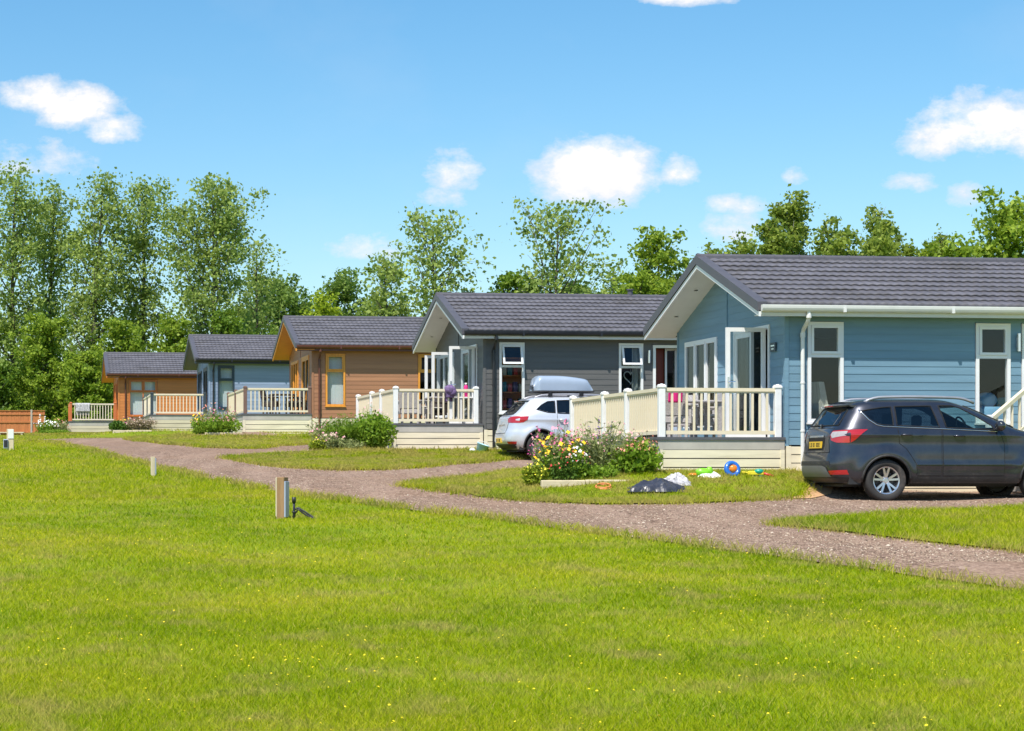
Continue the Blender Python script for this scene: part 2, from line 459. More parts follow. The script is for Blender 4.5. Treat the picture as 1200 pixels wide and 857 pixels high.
def lodge(i, name, label, wall_m, frame_m, barge_m, soff_m, gut_m, fascia_m, pipe_m, skirt_m, wins, opts):
    c = corner(i); root = thing(name, label, 'lodge', (c[0], c[1], c[2]), TH, 'timber clad holiday lodges in a staggered row')
    holes_s = [(a - .01, b + .01, z0 - .01, z1 + .01) for a, b, z0, z1, *_ in wins]
    gd, gw = (.75, 2.65, .60, 2.70), (3.62, 5.58, .95, 2.66)
    g = G()
    cladding(g, P_SIDE, .05, L - .05, .52, 2.84, holes_s)
    clip = lambda z: ((max(0.05, (z - 2.83) / SL - .32)), W - max(0.05, (z - 2.83) / SL - .32))
    cladding(g, P_GAB, .05, W - .05, .52, 3.96, [gd, gw], clip)
    pbox(g, P_SIDE, -.022, .05, .50, 2.84, -.05, .024); pbox(g, P_GAB, .0, .05, .50, 2.90, -.02, .0235)
    pbox(g, P_GAB, W - .05, W, .50, 2.9, -.1, .023); g.box(L - .05, L, -.02, W, .5, 2.84); g.box(0, L, W - .06, W, .5, 2.84)
    pbox(g, P_GAB, 3.03, 3.07, 2.72, 3.92, -.01, .026)                    # joint cover up the middle of the gable
    g.build('wall', wall_m, root)
    # rooms behind the glass
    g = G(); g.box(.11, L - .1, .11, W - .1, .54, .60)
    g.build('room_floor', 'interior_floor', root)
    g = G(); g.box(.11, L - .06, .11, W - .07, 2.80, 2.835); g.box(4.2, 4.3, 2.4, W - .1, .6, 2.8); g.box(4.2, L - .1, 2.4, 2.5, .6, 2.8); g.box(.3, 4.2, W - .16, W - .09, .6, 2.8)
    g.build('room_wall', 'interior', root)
    # underfloor skirt
    g = G(); zz = .49
    for k in range(7):
        g.box(.02, L, -.030 + .0, -.006, zz - .135, zz); zz -= .150
    g.box(.0, .09, -.036, .0, -.6, .50); g.build('skirting', skirt_m, root)
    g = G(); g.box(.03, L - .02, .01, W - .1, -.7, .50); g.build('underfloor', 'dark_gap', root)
    # roof
    g = G()
    for sgn in (0, 1):
        f = (lambda b: b) if not sgn else (lambda b: W - b)
        e, r = f(-.32), f(3.05); ze, zr = ztop(-.32), ztop(3.05); o = (0, 1, 2, 3)
        p = [(-.56, e, ze - .10), (12.3, e, ze - .10), (12.3, r, zr - .10), (-.56, r, zr - .10), (-.56, e, ze), (12.3, e, ze), (12.3, r, zr), (-.56, r, zr)]
        g.hexa(p)
    rf = g.build('roof', 'roof', root); roof_tiles(rf)
    g = G(); g.tube([(-.62, 3.05, 4.125), (12.34, 3.05, 4.125)], .085, 10)
    for k in range(26): g.tube([(-.6 + k * .5, 3.05, 4.125), (-.57 + k * .5, 3.05, 4.125)], .094, 10)
    g.build('ridge_cap', 'roof_cap', rf)
    g = G(); b1 = G()
    for sgn in (0, 1):
        f = (lambda b: b) if not sgn else (lambda b: W - b)
        e, r = f(-.34), 3.05; ze, zr = ztop(-.34), ztop(3.05)
        g.hexa([(-.635, e, ze - .115), (-.50, e, ze - .02), (-.50, r, zr - .02), (-.635, r, zr - .115), (-.635, e, ze + .055), (-.46, e, ze + .06), (-.46, r, zr + .06), (-.635, r, zr + .055)])
        b1.hexa([(-.612, e, ze - .20), (-.575, e, ze - .20), (-.575, r, zr - .20), (-.612, r, zr - .20), (-.612, e, ze - .117), (-.575, e, ze - .117), (-.575, r, zr - .117), (-.612, r, zr - .117)])
    g.build('verge_cap', 'roof_cap', rf); b1.build('barge_board', barge_m, root)
    for sgn in (0, 1):
        f = (lambda b: b) if not sgn else (lambda b: W - b)
        g = G(); e, r = f(-.33), 3.05; ze, zr = ztop(-.33), ztop(3.05)
        g.hexa([(-.573, e, ze - .165), (.03, e, ze - .165), (.03, r, zr - .165), (-.573, r, zr - .165), (-.573, e, ze - .135), (.03, e, ze - .135), (.03, r, zr - .135), (-.573, r, zr - .135)])
        sf = g.build('soffit', soff_m, root)
        if opts.get('downlights', True):
            for b in (.75, 2.0):
                q = G(); b2 = f(b); q.lathe([(.0, -.006), (.035, -.006), (.045, 0)], (-.28, b2, ztop(b) - .166), n=10); q.build('downlight', 'dark_metal', sf)
    g = G(); g.box(-.57, 12.3, -.295, -.001, 2.79, 2.81); g.box(-.57, 12.3, -.318, -.296, 2.775, 2.93); g.build('fascia', fascia_m, root)
    # gutter: half round channel
    g = G(); prof = [(-.318 - .058 + .058 * math.cos(PI + PI * k / 8), 2.945 + .105 * math.sin(PI + PI * k / 8) * .95) for k in range(9)]
    prof = [(-.434, 2.965)] + prof + [(-.320, 2.965)]
    n = len(prof); vs = [(x, y, z) for x in (-.575, 12.28) for y, z in prof]
    g.add(vs, [(k, k + 1, n + k + 1, n + k) for k in range(n - 1)] + [tuple(range(n)), tuple(range(2 * n - 1, n - 1, -1))])
    for k in range(6): g.box(.9 + k * 2, .95 + k * 2, -.437, -.32, 2.842, 2.967)
    g.build('gutter', gut_m, root)
    px_ = opts.get('pipe_x', .27); g = G(); r = .036
    zg = float(gz(*loc2w(i, px_, -.06))) - c[2]
    g.tube([(px_, -.36, 2.86), (px_, -.36, 2.76), (px_, -.33, 2.70), (px_, -.10, 2.55), (px_, -.068, 2.48), (px_, -.068, zg + .0)], r, 10)
    g.tube([(px_, -.36, 2.74), (px_, -.36, 2.80)], r + .012, 10); g.tube([(px_, -.068, 2.42), (px_, -.068, 2.50)], r + .01, 10)
    for z in (.75, 1.6): g.tube([(px_, -.068, z), (px_, -.068, z + .03)], r + .008, 10)
    g.build('downpipe', pipe_m, root)
    for a, b, z0, z1, kind, extra in wins:
        if kind == 'tall': window(root, P_SIDE, a, b, z0, z1, frame_m, transom=2.10, **extra)
        elif kind == 'double': window(root, P_SIDE, a, b, z0, z1, frame_m, transom=2.10, mull=((a + b) / 2,), **extra)
        elif kind == 'door':
            d = G(); frame_box(d, P_SIDE, a, b, z0, z1, .07, -.06, .03); f = d.build('side_door', frame_m, root)
            m = a + .07 + (b - a - .14) * .52
            d = G(); pbox(d, P_SIDE, a + .07, m, z0 + .07, z1 - .07, -.40, -.36); d.build('door_leaf', extra.get('leaf', 'door_wood'), f)
            d = G(); frame_box(d, P_SIDE, m, b - .07, z0 + .07, z1 - .07, .05, -.30, -.26); d.build('inner_frame', 'white', f)
            d = G(); pbox(d, P_SIDE, m + .05, b - .12, z0 + .12, z1 - .12, -.285, -.28); d.build('glass', 'glass', f)
    # gable: french door and three pane window
    a, b, z0, z1 = gd; mid = (a + b) / 2
    g = G(); frame_box(g, P_GAB, a, b, z0, z1, .07, -.06, .03); fd = g.build('french_door', frame_m, root)
    def leaf(u0, u1):
        g = G(); frame_box(g, P_GAB, u0 + .003, u1 - .003, z0 + .072, z1 - .072, .085, -.035, .02); lf = g.build('door_leaf', frame_m, fd)
        g = G(); pbox(g, P_GAB, u0 + .09, u1 - .09, z0 + .16, z1 - .16, -.012, -.004); g.build('glass', 'glass_gable', fd)
    leaf(mid, b - .07)
    if opts.get('leaf_open'): casement(fd, a + .16, opts['leaf_open'], z0 + .05, z1 - .05, frame_m, 'open_leaf', True)
    else: leaf(a + .07, mid)
    curtain(fd, P_GAB, b - .42, b - .15, z0 + .1, z1 - .1, opts.get('door_cur', 'curtain'))
    a, b, z0, z1 = gw
    window(root, P_GAB, a, b, z0, z1, frame_m, mull=(a + (b - a) / 3, a + (b - a) * 2 / 3), cur=[(.04, .12, 'curtain'), (.90, .97, 'curtain')], name='bay_window')
    for t, w in opts.get('casements', ()): casement(root, t, w, z0, z1, frame_m)
    return root

def sw(i, p0, p1): a, b = sidex(i, p0), sidex(i, p1); return a, b
def win(i, p0, p1, kind='tall', z0=.92, z1=2.70, **ex):
    a, b = sw(i, p0, p1); return (a, b, z0, z1, kind, ex)
lodge1 = lodge(0, 'blue_lodge', 'blue clad lodge with white trimmed windows, largest of the lodges', 'blue', 'white', 'white', 'soffit', 'gutter_white', 'gutter_white', 'gutter_white', 'cream_skirt',
      [win(0, 946, 988), win(0, 1143, 1183.5), win(0, 1197, 1260, 'door', .62, 2.70, leaf='white')],
      dict(leaf_open=.74, pipe_x=sidex(0, 939), door_cur='curtain_blue'))
lodge2 = lodge(1, 'grey_lodge', 'charcoal grey clad lodge with white windows and black gutter', 'grey', 'white', 'white', 'soffit', 'black_pvc', 'gutter_white', 'black_pvc', 'cream_skirt',
      [win(1, 585, 614.5, fan_open=True), win(1, 725, 753.5, fan_open=True, cur=[(.62, .95, 'curtain')]), win(1, 765, 800, 'door', .62, 2.66)],
      dict(leaf_open=.66, pipe_x=sidex(1, 578), casements=((3.80, .55), (5.45, .42))))
lodge3 = lodge(2, 'brown_lodge', 'brown clad lodge with golden oak window frames', 'brown', 'oak', 'oak', 'soffit_oak', 'brown_pvc', 'brown_pvc', 'brown_pvc', 'cream_skirt',
      [win(2, 381.5, 404.5, cur=[(.03, .97, 'blind')]), win(2, 490, 513)], dict(pipe_x=sidex(2, 374), downlights=False))
lodge4 = lodge(3, 'slate_blue_lodge', 'pale slate blue lodge with dark frames, half behind the brown lodge', 'slateblue', 'slate_frame', 'slate_frame', 'soffit_grey', 'black_pvc', 'black_pvc', 'black_pvc', 'pale_skirt',
      [win(3, 255.5, 274.5, cur=[(.03, .97, 'blind')])], dict(pipe_x=sidex(3, 250)))
lodge5 = lodge(4, 'orange_lodge', 'orange timber lodge with paired windows, farthest of the row', 'orange', 'oak_red', 'oak_red', 'soffit_oak', 'brown_pvc', 'brown_pvc', 'brown_pvc', 'pale_skirt',
      [win(4, 151, 184.5, 'double', cur=[(.05, .95, 'blind')])], dict(pipe_x=sidex(4, 147), downlights=False))

# small fittings on the lodges
def on_lodge(i, x, b, z): X, Y = loc2w(i, x, b); return (X, Y, corner(i)[2] + z)
def wall_light(root, x, z):
    g = G(); g.box(x - .035, x + .035, -.045, -.022, z - .10, z + .10); f = g.build('wall_light', 'chrome', root)
    q = G(); q.tube([(x, -.075, z - .16), (x, -.075, z + .16)], .036, 10); q.build('lamp_tube', 'chrome', f)
wall_light(lodge1, sidex(0, 1192), 2.36); wall_light(lodge2, sidex(1, 760), 2.36)
g = G(); g.box(-.040, -.022, .40, .66, 2.20, 2.36); pl_ = g.build('name_plate', 'slate_frame', lodge1)
g = G(); g.box(-.046, -.041, .44, .62, 2.29, 2.315); g.box(-.046, -.041, .47, .59, 2.235, 2.255); g.build('plate_border', 'chrome', pl_)
g = G(); g.lathe([(.0, .17), (.10, .17), (.10, .14), (.07, .14), (.07, -.1)], (sidex(1, 779), 3.05, 4.18), n=12); g.build('flue', 'roof_cap', lodge2)

# ------------------------------------------------------------------ verandas
_bal = {}
def veranda(i, name, label, rail_m, post_m, skirt_m, pl=None, pr=None, ramp=True, depth=6.1, posts_side=(2.1, 3.65, 6.0)):
    c = corner(i); xl = sidex(i, pl) if pl else -2.2; xr = sidex(i, pr) if pr else -.08
    root = thing(name, label, 'veranda', loc2w(i, 0, 0) + (c[2],), TH, 'raised verandas on the gable ends of the lodges')
    zd = .65; D = depth; x0 = xl - .09; x1 = -.03
    g = G(); n = int(D / .145)
    for k in range(n): g.box(x0 + .02, x1, k * .145, k * .145 + .138, zd - .03, zd)
    g.build('deck_floor', 'deck_board', root)
    g = G(); g.box(x0 - .03, x1 + .01, -.055, -.005, zd - .045, zd + .004); g.box(x0 - .03, x0 + .02, -.005, D, zd - .045, zd + .004); g.build('deck_edge', 'deck_edge', root)
    g = G(); g.box(x0, x1, -.034, -.008, zd - .215, zd - .047); g.box(x0, x0 + .026, -.008, D, zd - .215, zd - .047); g.build('deck_fascia', 'deck_fascia', root)
    g = G(); z = zd - .222
    for k in range(6):
        e = .003 * math.sin(k * 2.3 + i)
        g.box(x0 + .06, x1 - .05, -.030 + e, -.010, z - .140, z); g.box(x0 + .004, x0 + .022, .02, D, z - .140, z); z -= .158
    zb = zd - .218
    g.box(x0 + .001, x0 + .09, -.042, -.012, -.6, zb); g.box(x1 - .075, x1, -.042, -.012, -.6, zb); g.build('deck_skirt', skirt_m, root)
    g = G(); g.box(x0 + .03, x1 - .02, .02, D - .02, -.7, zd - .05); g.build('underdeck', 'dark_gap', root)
    def post(x, b, h=.93):
        g = G(); s = .058; g.box(x - s, x + s, b - s, b + s, zd, zd + h, .008); g.box(x - s - .012, x + s + .012, b - s - .012, b + s + .012, zd + h - .06, zd + h - .02, .006)
        g.box(x - .02, x + .02, b - .02, b + .02, zd + h - .02, zd + h + .012); g.build('post', post_m, root)
    def panel(p, q, nb):
        g = G(); p = Vector((*p, 0)); q = Vector((*q, 0)); zt, zl = zd + .84, zd + .085
        U = (0, 0, 1)
        g.beam(p + Vector((0, 0, zt)), q + Vector((0, 0, zt)), .075, .06, U); g.beam(p + Vector((0, 0, zt - .043)), q + Vector((0, 0, zt - .043)), .045, .026, U)
        g.beam(p + Vector((0, 0, zl)), q + Vector((0, 0, zl)), .05, .065, U)
        rl = g.build('railing', rail_m, root)
        key = rail_m
        if key not in _bal:
            b = G(); b.box(-.019, .019, -.019, .019, zl + .0325, zt - .056, .003); o = b.build('baluster', rail_m); _bal[key] = o.data; bpy.data.objects.remove(o)
        for k in range(nb):
            t = (k + 1) / (nb + 1); o = bpy.data.objects.new('baluster', _bal[key]); COL.objects.link(o); o.parent = rl; o.location = p.lerp(q, t)
    bf = .04
    post(xl, bf); post(xr, bf); panel((xl + .058, bf), (xr - .058, bf), 14)
    prev = bf
    for k, b in enumerate(posts_side):
        post(xl, b); 
        panel((xl, prev + .058), (xl, b - .058), max(2, int((b - prev) / .125) - 1)); prev = b
    return root, xl, xr, zd
v1 = veranda(0, 'cream_veranda', 'cream railed veranda with white posts against the blue lodge', 'cream', 'white_post', 'cream_skirt', 776, 912)
v2 = veranda(1, 'cream_veranda', 'cream railed veranda with white posts against the grey lodge', 'cream', 'white_post', 'cream_skirt', 464, 558)
v3 = veranda(2, 'cream_veranda', 'cream railed veranda with brown end posts against the brown lodge', 'cream', 'post_brown', 'cream_skirt', 287.5, 363, posts_side=(3.2, 6.0))
v4 = veranda(3, 'pale_veranda', 'pale railed veranda with dark slate posts against the slate blue lodge', 'cream_pale', 'post_slate', 'pale_skirt', 178, 240, posts_side=(3., 6.))
v5 = veranda(4, 'pale_veranda', 'pale railed veranda with orange posts against the orange lodge', 'cream_pale', 'post_orange', 'pale_skirt', 83, 135, posts_side=(2., 4.))

# steps and sloping handrail at the side door of the blue lodge
x0 = sidex(0, 1197); x0 -= .55; st = thing('entrance_steps', 'timber steps with sloping cream handrail, behind the dark car', 'steps', on_lodge(0, x0, 0, 0), TH)
g = G()
for k in range(4): g.box(.0 + .05, 1.0, -.30 - .27 * k, -.03 - .27 * k, .60 - .17 * (k + 1) - .04 + .17, .60 - .17 * (k + 1) + .17)
g.box(.02, .06, -1.1, -.03, -.3, .12); g.box(.99, 1.03, -1.1, -.03, -.3, .12); g.build('tread', 'deck_board', st)
g = G(); g.beam((-.62, -1.15, .93), (1.15, -.10, 1.98), .07, .07); g.beam((-.62, -1.15, .30), (.75, -.34, 1.11), .05, .05)
for k in range(9):
    t = k / 9; p = Vector((-.62, -1.15, .93)).lerp(Vector((1.15, -.10, 1.98)), t); g.box(p.x - .018, p.x + .018, p.y - .018, p.y + .018, p.z - .62, p.z - .03)
g.build('handrail', 'cream', st)
for p, z in (((-.62, -1.15), 1.03), ((.95, -.22), 1.95)):
    g = G(); g.box(p[0] - .05, p[0] + .05, p[1] - .05, p[1] + .05, -.5, z, .006); g.build('post', 'white_post', st)
# ------------------------------------------------------------------ cars
def paint(name, col, rough=.32, flake=.55, metal=.55):
    m, t, b = new_mat(name)
    co = t.node('ShaderNodeTexCoord').outputs['Object']
    n = t.noise(co, 900, 2); c = t.ramp(n, [(.35, tuple(x * (1 - flake * .3) for x in col)), (.65, tuple(min(1, x * (1 + flake * .4)) for x in col))])
    dust = t.math('MULTIPLY', t.ramp(t.noise(co, 3, 5, .7), [(.45, (0, 0, 0)), (.8, (1, 1, 1))]), .12)
    t.put(b.inputs['Base Color'], t.mix(dust, c, (.30, .26, .22))); b.inputs['Metallic'].default_value = metal; b.inputs['Roughness'].default_value = rough
    b.inputs['Coat Weight'].default_value = 1.; b.inputs['Coat Roughness'].default_value = .05
    return m
M['paint_dark'] = paint('dark_grey_paint', S(48, 51, 62))
M['paint_silver'] = paint('silver_paint', S(204, 208, 216), .35, metal=.35)
M['black_plastic'] = mat('black_plastic', (.022, .022, .024), .6, bump=.2, bscale=300, dirt=((.10, .09, .08), 5, .4))
M['seam'] = mat('panel_gap', (.006, .006, .007), .8)
M['tyre'] = mat('tyre_rubber', (.032, .030, .029), .8, bump=.3, bscale=120, dirt=((.16, .13, .11), 4, .5))
M['alloy'] = mat('alloy_rim', (.62, .62, .64), .28, .85, var=.06)
M['tint'] = glass_mat('tinted_glass', (.14, .15, .17), 1.5)
M['car_glass'] = glass_mat('car_glass', (.80, .93, .90), 1.0)
M['rear_tint'] = glass_mat('rear_screen', (.10, .08, .11), 1.2)
M['cabin'] = mat('cabin_trim', (.035, .036, .04), .8)
M['seat_cloth'] = mat('seat_cloth', (.05, .05, .055), .9)
M['red_lens'] = mat('red_lens', (.42, .012, .016), .15, var=.05, coat=1)
M['clear_lens'] = mat('clear_lens', (.48, .44, .44), .15, var=.3, coat=1)
M['plate'] = mat('yellow_plate', (.80, .50, .03), .4, var=.03)
M['plate_ink'] = mat('plate_ink', (.02, .02, .02), .5)
M['silver_trim'] = mat('silver_trim', (.40, .40, .43), .45, .6)
M['skid_grey'] = mat('skid_grey', (.17, .17, .185), .5, .3)
M['spoiler'] = mat('gloss_black', (.02, .02, .024), .15, coat=1)

def pchip(xs, ys):
    xs = np.array(xs, float); ys = np.array(ys, float); h = np.diff(xs); d = np.diff(ys) / h; m = np.zeros(len(xs))
    for k in range(1, len(xs) - 1):
        if d[k - 1] * d[k] > 0: w1 = 2 * h[k] + h[k - 1]; w2 = h[k] + 2 * h[k - 1]; m[k] = (w1 + w2) / (w1 / d[k - 1] + w2 / d[k])
    m[0] = d[0]; m[-1] = d[-1]
    def f(x):
        x = np.clip(x, xs[0], xs[-1]); k = np.clip(np.searchsorted(xs, x) - 1, 0, len(h) - 1); t = (x - xs[k]) / h[k]
        return ys[k] * (1 + 2 * t) * (1 - t) ** 2 + m[k] * h[k] * t * (1 - t) ** 2 + ys[k + 1] * t * t * (3 - 2 * t) + m[k + 1] * h[k] * t * t * (t - 1)
    return f
class CarShape:
    def __init__(s, prof, axles, wheel_r, n=6.0):
        z, xr, xf, w = zip(*prof); s.zs = z; s.XR = pchip(z, xr); s.XF = pchip(z, xf); s.Wf = pchip(z, w); s.ax = axles; s.wr = wheel_r; s.n = n
    def flare(s, x, z):
        r = 0
        for a in s.ax:
            d = np.hypot(x - a, z - s.wr); r = r + .028 * np.exp(-((d - s.wr * 1.28) / .10) ** 2) * (z < 1.0)
        crease = .012 * np.exp(-((z - s.zc) / .03) ** 2) - .010 * np.exp(-((z - s.zc + .16) / .10) ** 2) + .014 * np.exp(-((z - .60) / .05) ** 2) * (x > s.ax[0] + .5) * (x < s.ax[1] - .4)
        return r + crease
    zc = 1.07
    def pt(s, cx, cy, z):
        xr, xf, w = s.XR(z), s.XF(z), s.Wf(z); xc, L = (xr + xf) / 2, (xf - xr) / 2
        x = xc + L * cx; k = np.clip((np.abs(cy) - .6) / .35, 0, 1); y = cy * (w + s.flare(x, z) * k); return x, y
    def side(s, x, z):
        xr, xf, w = s.XR(z), s.XF(z), s.Wf(z); xc, L = (xr + xf) / 2, (xf - xr) / 2
        u = np.clip(np.abs((x - xc) / L), 0, .999); cy = (1 - u ** s.n) ** (1 / s.n); k = np.clip((cy - .6) / .35, 0, 1)
        return cy * (w + s.flare(x, z) * k)
    def rear(s, y, z, front=False):
        xr, xf, w = s.XR(z), s.XF(z), s.Wf(z); xc, L = (xr + xf) / 2, (xf - xr) / 2
        v = np.clip(np.abs(y / w), 0, .999); d = L * (1 - v ** s.n) ** (1 / s.n); return xc + d if front else xc - d

def panel_mesh(poly, fn, step=.04):
    bm = bmesh.new(); vs = [bm.verts.new((a, b, 0)) for a, b in poly]
    for tri in tessellate_polygon([[Vector((a, b, 0)) for a, b in poly]]):
        try: bm.faces.new([vs[k] for k in tri])
        except ValueError: pass
    for ax in (0, 1):
        lo = min(p[ax] for p in poly); hi = max(p[ax] for p in poly); q = lo + step
        while q < hi:
            bmesh.ops.bisect_plane(bm, geom=bm.verts[:] + bm.edges[:] + bm.faces[:], plane_co=(q, 0, 0) if ax == 0 else (0, q, 0), plane_no=(1, 0, 0) if ax == 0 else (0, 1, 0), dist=1e-6); q += step
    me = bpy.data.meshes.new('panel')
    for v in bm.verts: v.co = fn(v.co.x, v.co.y)
    bmesh.ops.recalc_face_normals(bm, faces=bm.faces[:]); bm.to_mesh(me); bm.free()
    me.polygons.foreach_set('use_smooth', [True] * len(me.polygons)); return me
def grow(poly, d):
    c = [sum(p[k] for p in poly) / len(poly) for k in (0, 1)]; out = []
    A = sum(poly[i][0] * poly[(i + 1) % len(poly)][1] - poly[(i + 1) % len(poly)][0] * poly[i][1] for i in range(len(poly))); sg = 1 if A > 0 else -1
    for i in range(len(poly)):
        a, b, e = poly[i - 1], poly[i], poly[(i + 1) % len(poly)]
        n1 = Vector((b[1] - a[1], a[0] - b[0])).normalized() * sg; n2 = Vector((e[1] - b[1], b[0] - e[0])).normalized() * sg; m = (n1 + n2)
        m = m / max(.35, m.length_squared / 2) if m.length > 1e-6 else n1
        out.append((b[0] + m.x * d, b[1] + m.y * d))
    return out
def roundp(poly, it=2): return smooth_poly(poly, it)

def wheel(parent, x, y, r, side, w=.22):
    wh = bpy.data.objects.new('wheel', None); COL.objects.link(wh); wh.parent = parent; wh.location = (x, y, r); wh.empty_display_size = .1
    if side > 0: wh.rotation_euler = (0, 0, PI)
    rr = r * .665; h = w / 2   # outer face looks along -y
    g = G(); g.lathe([(rr, -h * .82), (rr + .012, -h), (r * .90, -h * 1.02), (r * .965, -h * .88), (r, -h * .62), (r, h * .62), (r * .96, h * .9), (rr, h * .8)], axis='y', n=48)
    for k in range(60):
        a = 2 * PI * k / 60; q = lambda rad, da: (rad * math.cos(a + da), 0, rad * math.sin(a + da))
        p, s = q(r + .004, -.018), q(r + .004, .018); g.add([(p[0], -h * .6, p[2]), (s[0], -h * .5, s[2]), (s[0], h * .6, s[2]), (p[0], h * .5, p[2])], [(0, 1, 2, 3)])
    g.build('tyre', 'tyre', wh, True)
    g = G(); g.lathe([(rr + .004, -h * .80), (rr - .004, -h * .86), (rr - .022, -h * .80), (rr - .028, -h * .2), (rr - .03, h * .5)], axis='y', n=48)
    g.lathe([(0, -h * .70), (.035, -h * .70), (.055, -h * .62), (.07, -h * .4), (.07, 0)], axis='y', n=20)
    for k in range(5):
        for dd in (-.17, .17):
            a0 = 2 * PI * k / 5 + PI / 2 + dd * .7; a1 = 2 * PI * k / 5 + PI / 2 + dd * 1.35
            p = Vector((.05 * math.cos(a0), -h * .55, .05 * math.sin(a0))); q = Vector(((rr - .018) * math.cos(a1), -h * .74, (rr - .018) * math.sin(a1)))
            g.beam(p, q, .034, .03, (0, 1, 0))
    g.build('rim', 'alloy', wh, False)
    g = G(); g.lathe([(0, .0), (.155, .0), (.155, .02), (0, .02)], axis='y', n=30); g.lathe([(0, h * .45), (rr - .02, h * .45)], axis='y', n=30); g.build('brake_disc', 'dark_metal', wh)

def car(name, label, loc, sp):
    """x runs forward from the rear bumper, y to the car's left, z up"""
    root = thing(name, label, 'car', loc, TH); s = sp['shape']; P = sp['paint']
    zt = s.zs[-1]; rows = list(np.arange(s.zs[0], sp['z_roof'], .022)) + [sp['z_roof'] + (zt - sp['z_roof']) * q for q in (0, .2, .38, .54, .68, .8, .88, .94, .975, .993, 1)]
    fr = np.linspace(0, .8, 11); n = s.n
    half = [(-(1 - c ** n) ** (1 / n), c) for c in fr]; u0 = (1 - .8 ** n) ** (1 / n)
    half += [(u, (1 - abs(u) ** n) ** (1 / n)) for u in np.linspace(-u0, u0, 190)[1:-1]]
    half += [((1 - c ** n) ** (1 / n), c) for c in fr[::-1]]
    ring = [(a, -b) for a, b in half] + [(a, b) for a, b in half[::-1][1:-1]]
    R = np.array(ring); m = len(ring); V = []
    for z in rows:
        x, y = s.pt(R[:, 0], R[:, 1], z); V.append(np.stack([x, y, np.full(m, z)], 1))
    V = np.concatenate(V); idx = np.arange(len(rows) * m).reshape(len(rows), m)
    F = np.stack([idx[:-1], np.roll(idx[:-1], -1, 1), np.roll(idx[1:], -1, 1), idx[1:]], -1).reshape(-1, 4)
    C = V[F].mean(1); cyf = np.abs(C[:, 1]) / s.Wf(C[:, 2]); keep = np.ones(len(F), bool)
    for poly in sp['side_glass'].values():
        keep &= ~(inpoly(C[:, 0], C[:, 2], grow(poly, -.004)) & (cyf > .55))
    rg = sp['rear_glass']; keep &= ~(inpoly(C[:, 1], C[:, 2], rg) & (C[:, 0] < 1.2))
    fg = sp['front_glass']; keep &= ~(inpoly(C[:, 1], C[:, 2], fg) & (C[:, 0] > 2.2))
    for a in s.ax: keep &= ~((np.hypot(C[:, 0] - a, C[:, 2] - s.wr) < s.wr * 1.16) & (cyf > .5))
    bd = np_mesh('body', V, F[keep], 4, P, root, True)
    sidef = lambda sd, off: (lambda x, z: (x, sd * (float(s.side(x, z)) + off), z))
    rearf = lambda off: (lambda y, z: (float(s.rear(y, z)) - off, y, z))
    frontf = lambda off: (lambda y, z: (float(s.rear(y, z, True)) + off, y, z))
    def ob(nm, me, mt, par): 
        o = bpy.data.objects.new(nm, me); me.materials.append(M[mt] if isinstance(mt, str) else mt); COL.objects.link(o); o.parent = par; return o
    def loop_tube(poly, fn, r, nm, mt, par, closed=True, step=.05, n=6):
        pts = []; K = len(poly) if closed else len(poly) - 1
        for i in range(K):
            a, b = poly[i], poly[(i + 1) % len(poly)]; L = max(1, int(math.hypot(b[0] - a[0], b[1] - a[1]) / step))
            for q in range(L): pts.append(fn(a[0] + (b[0] - a[0]) * q / L, a[1] + (b[1] - a[1]) * q / L))
        if not closed: pts.append(fn(*poly[-1]))
        g = G(); g.tube(pts, r, n, closed); return g.build(nm, mt, par, True)
    for sd in (-1, 1):
        for k, poly in sp['side_glass'].items():
            w = ob('side_window', panel_mesh(poly, sidef(sd, -.002)), 'tint' if k in sp['tinted'] else 'car_glass', bd)
            loop_tube(poly, sidef(sd, .001), .011, 'window_seal', 'seam', w)
        if sp.get('waist'): loop_tube(sp['waist'], sidef(sd, .006), .009, 'waist_trim', 'chrome', bd, False)
        for k, d in enumerate(sp['doors']):
            dr = ob('door', panel_mesh(d, sidef(sd, .0035), .035), P, root)
            loop_tube(d, sidef(sd, .0005), .005, 'door_gap', 'seam', dr)
            hx, hz = sp['handles'][k]; g = G(); q = lambda x, z, o: (x, sd * (float(s.side(x, z)) + o), z)
            g.tube([q(hx - .09, hz, .004), q(hx - .075, hz + .002, .035), q(hx, hz + .004, .042), q(hx + .075, hz + .002, .035), q(hx + .09, hz, .004)], [.012, .015, .016, .015, .012], 8)
            g.build('handle', P, dr, True)
            for z0, z1, o, mt, nm in sp.get('strips', ()):
                xs = [p[0] for p in d if p[1] < .7]; 
                ob(nm, panel_mesh([(min(xs) + .01, z0), (max(xs) - .01, z0), (max(xs) - .01, z1), (min(xs) + .01, z1)], sidef(sd, o)), mt, dr)
        c0 = sp['sill']; ob('sill_trim', panel_mesh(c0, sidef(sd, .006)), 'black_plastic', root)
        for a in s.ax:
            pts = [(a + s.wr * 1.17 * math.cos(t), s.wr + s.wr * 1.17 * math.sin(t)) for t in np.linspace(-.25, PI + .25, 30)]; pts = [p for p in pts if p[1] > s.zs[0] + .01]
            loop_tube(pts, sidef(sd, -.004), sp.get('arch_r', .022), 'arch_trim', sp.get('arch_m', 'black_plastic'), root, False)
            wheel(root, a, sd * (float(s.Wf(.5)) - .125), s.wr, sd)
        lens = ob('tail_light', panel_mesh(sp['lamp_side'], sidef(sd, .007), .02), 'red_lens', root)
        ob('lamp_wrap', panel_mesh([(sd * y, z) for y, z in sp['lamp_rear']], rearf(.007), .02), 'red_lens', lens)
        if sp.get('lamp_clear'): ob('reversing_lamp', panel_mesh([(sd * y, z) for y, z in sp['lamp_clear']], rearf(.010), .02), 'clear_lens', lens)
